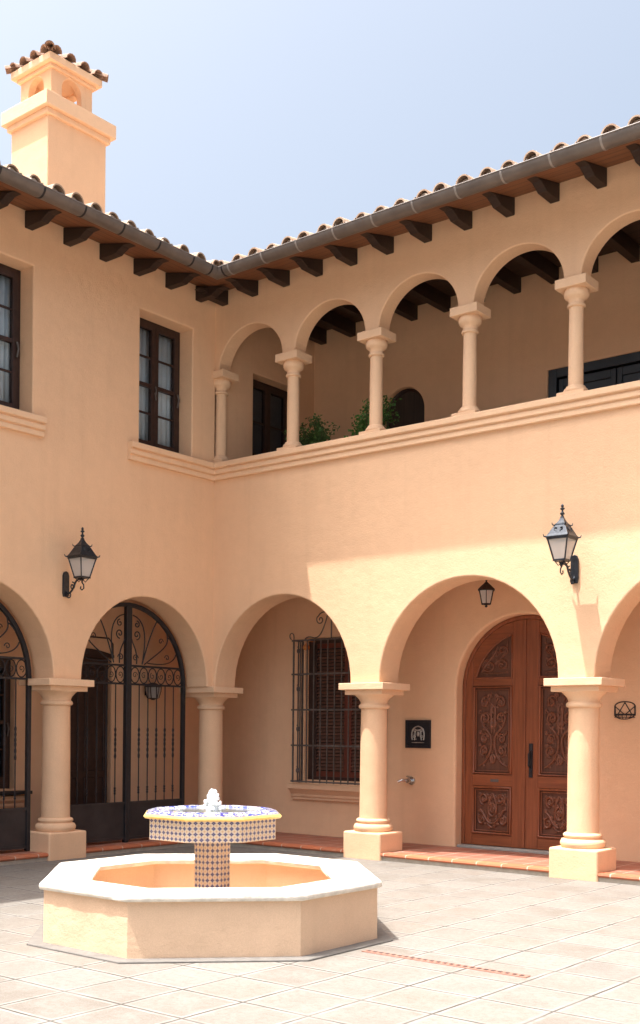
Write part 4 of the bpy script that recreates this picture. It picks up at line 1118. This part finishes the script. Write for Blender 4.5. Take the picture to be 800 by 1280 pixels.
# ------------------------------------------------------------------ potted plants on the loggia
def plant(loc,label,mat,spread,seed,skew=0):
    rnd=random.Random(seed); t=empty('potted_plant',loc); tag(t,label,'plant','potted plants behind the loggia parapet')
    mb=MB(); mb.lathe([(.13,0),(.15,.05),(.19,.36),(.21,.37),(.21,.42),(.18,.42),(.17,.36)],n=24); mb.build('pot',M['pot'],t,smooth=True,angle=50)
    st=MB(); lf=MB()
    for i in range(60):
        a=rnd.uniform(0,2*PI); rr=rnd.random()**.6
        w,h=spread
        top=Vector((math.cos(a)*w*rr+skew*rnd.uniform(.0,1)*.3,math.sin(a)*w*.7*rr,.45+h*(.35+.65*rnd.random())*(1-.35*rr)+ (skew*.0)))
        if skew: top.z=.45+h*max(.25,min(1,(top.x+w)/(2*w)))*rnd.uniform(.6,1.02)
        base=Vector((math.cos(a)*.05,math.sin(a)*.05,.38)); mid=(base+top)/2+Vector((rnd.uniform(-.06,.06),rnd.uniform(-.06,.06),.06))
        pts=bez(tuple(base),tuple(mid),tuple((mid+top)/2),tuple(top),7); st.tube(pts,[.007,.006,.005,.005,.004,.003,.002],5)
        for j in range(60):
            k=rnd.uniform(1.2,5.99); i0=int(k); p=Vector(pts[i0]).lerp(Vector(pts[min(6,i0+1)]),k-i0)+Vector((rnd.gauss(0,.045),rnd.gauss(0,.045),rnd.gauss(0,.04)))
            L_=rnd.uniform(.035,.062); d=Vector((rnd.uniform(-1,1),rnd.uniform(-1,1),rnd.uniform(-.5,.9))).normalized(); s=d.cross(Vector((rnd.uniform(-1,1),rnd.uniform(-1,1),1))).normalized()*L_*.33
            n_=d.cross(s).normalized()*L_*.12
            lf.add([p,p+d*L_*.5+s+n_,p+d*L_,p+d*L_*.5-s+n_],[(0,1,2),(0,2,3)])
    st.build('stem',M['stem'],t,smooth=True); lf.build('foliage',mat,t)
    return t
plant((1.30,.62,4.72),'leafy green shrub in a pot behind the parapet, between the first two loggia columns',M['leaf_a'],(.50,.80),5)
plant((2.12,.62,4.72),'brighter green shrub rising behind the second loggia column',M['leaf_b'],(.34,.92),9,1)
MB().box(.75,2.7,.35,.95,4.4,4.72).build('plant_shelf',M['stucco'],house)

# ------------------------------------------------------------------ sun, sky, camera
S=Vector((-.184,-.269,1.0)).normalized()
elev=math.asin(S.z)
sd=bpy.data.lights.new('sun','SUN'); so=bpy.data.objects.new('sun',sd); COL.objects.link(so)
sd.energy=2.95; sd.angle=R(.53); sd.color=(1.0,.965,.92)
so.rotation_euler=(-S).to_track_quat('-Z','Y').to_euler(); so.location=(0,0,20)
w=bpy.data.worlds.new('World'); scene.world=w; w.use_nodes=True; nt=w.node_tree
sky=nt.nodes.new('ShaderNodeTexSky'); sky.sky_type='NISHITA'; sky.sun_disc=False; sky.sun_elevation=elev; sky.sun_rotation=math.atan2(S.x,S.y)
sky.altitude=50; sky.air_density=.62; sky.dust_density=10; sky.ozone_density=2.2
bg=nt.nodes['Background']; hs=nt.nodes.new('ShaderNodeHueSaturation'); hs.inputs['Hue'].default_value=.480; hs.inputs['Saturation'].default_value=.76; nt.links.new(sky.outputs[0],hs.inputs['Color']); nt.links.new(hs.outputs[0],bg.inputs[0]); bg.inputs[1].default_value=.138

cd=bpy.data.cameras.new('camera'); cam=bpy.data.objects.new('camera',cd); COL.objects.link(cam); scene.camera=cam
cd.sensor_fit='HORIZONTAL'; cd.sensor_width=36; cd.lens=1414.34/800*36
cd.shift_x=(400-398.02)/800; cd.shift_y=(913.2-640)/800; cd.clip_end=1000; cd.clip_start=.1
cam.matrix_world=Matrix.Translation((11.0645,-11.4171,1.6))@Matrix.Rotation(R(38.714),4,'Z')@Matrix.Rotation(PI/2,4,'X')@Matrix.Rotation(R(.5295),4,'Z')
scene.render.engine='CYCLES'
scene.cycles.max_bounces=8; scene.cycles.diffuse_bounces=5
scene.view_settings.view_transform='Standard'; scene.view_settings.look='None'; scene.view_settings.gamma=1; scene.view_settings.exposure=1.52
scene.render.resolution_x=640; scene.render.resolution_y=1024
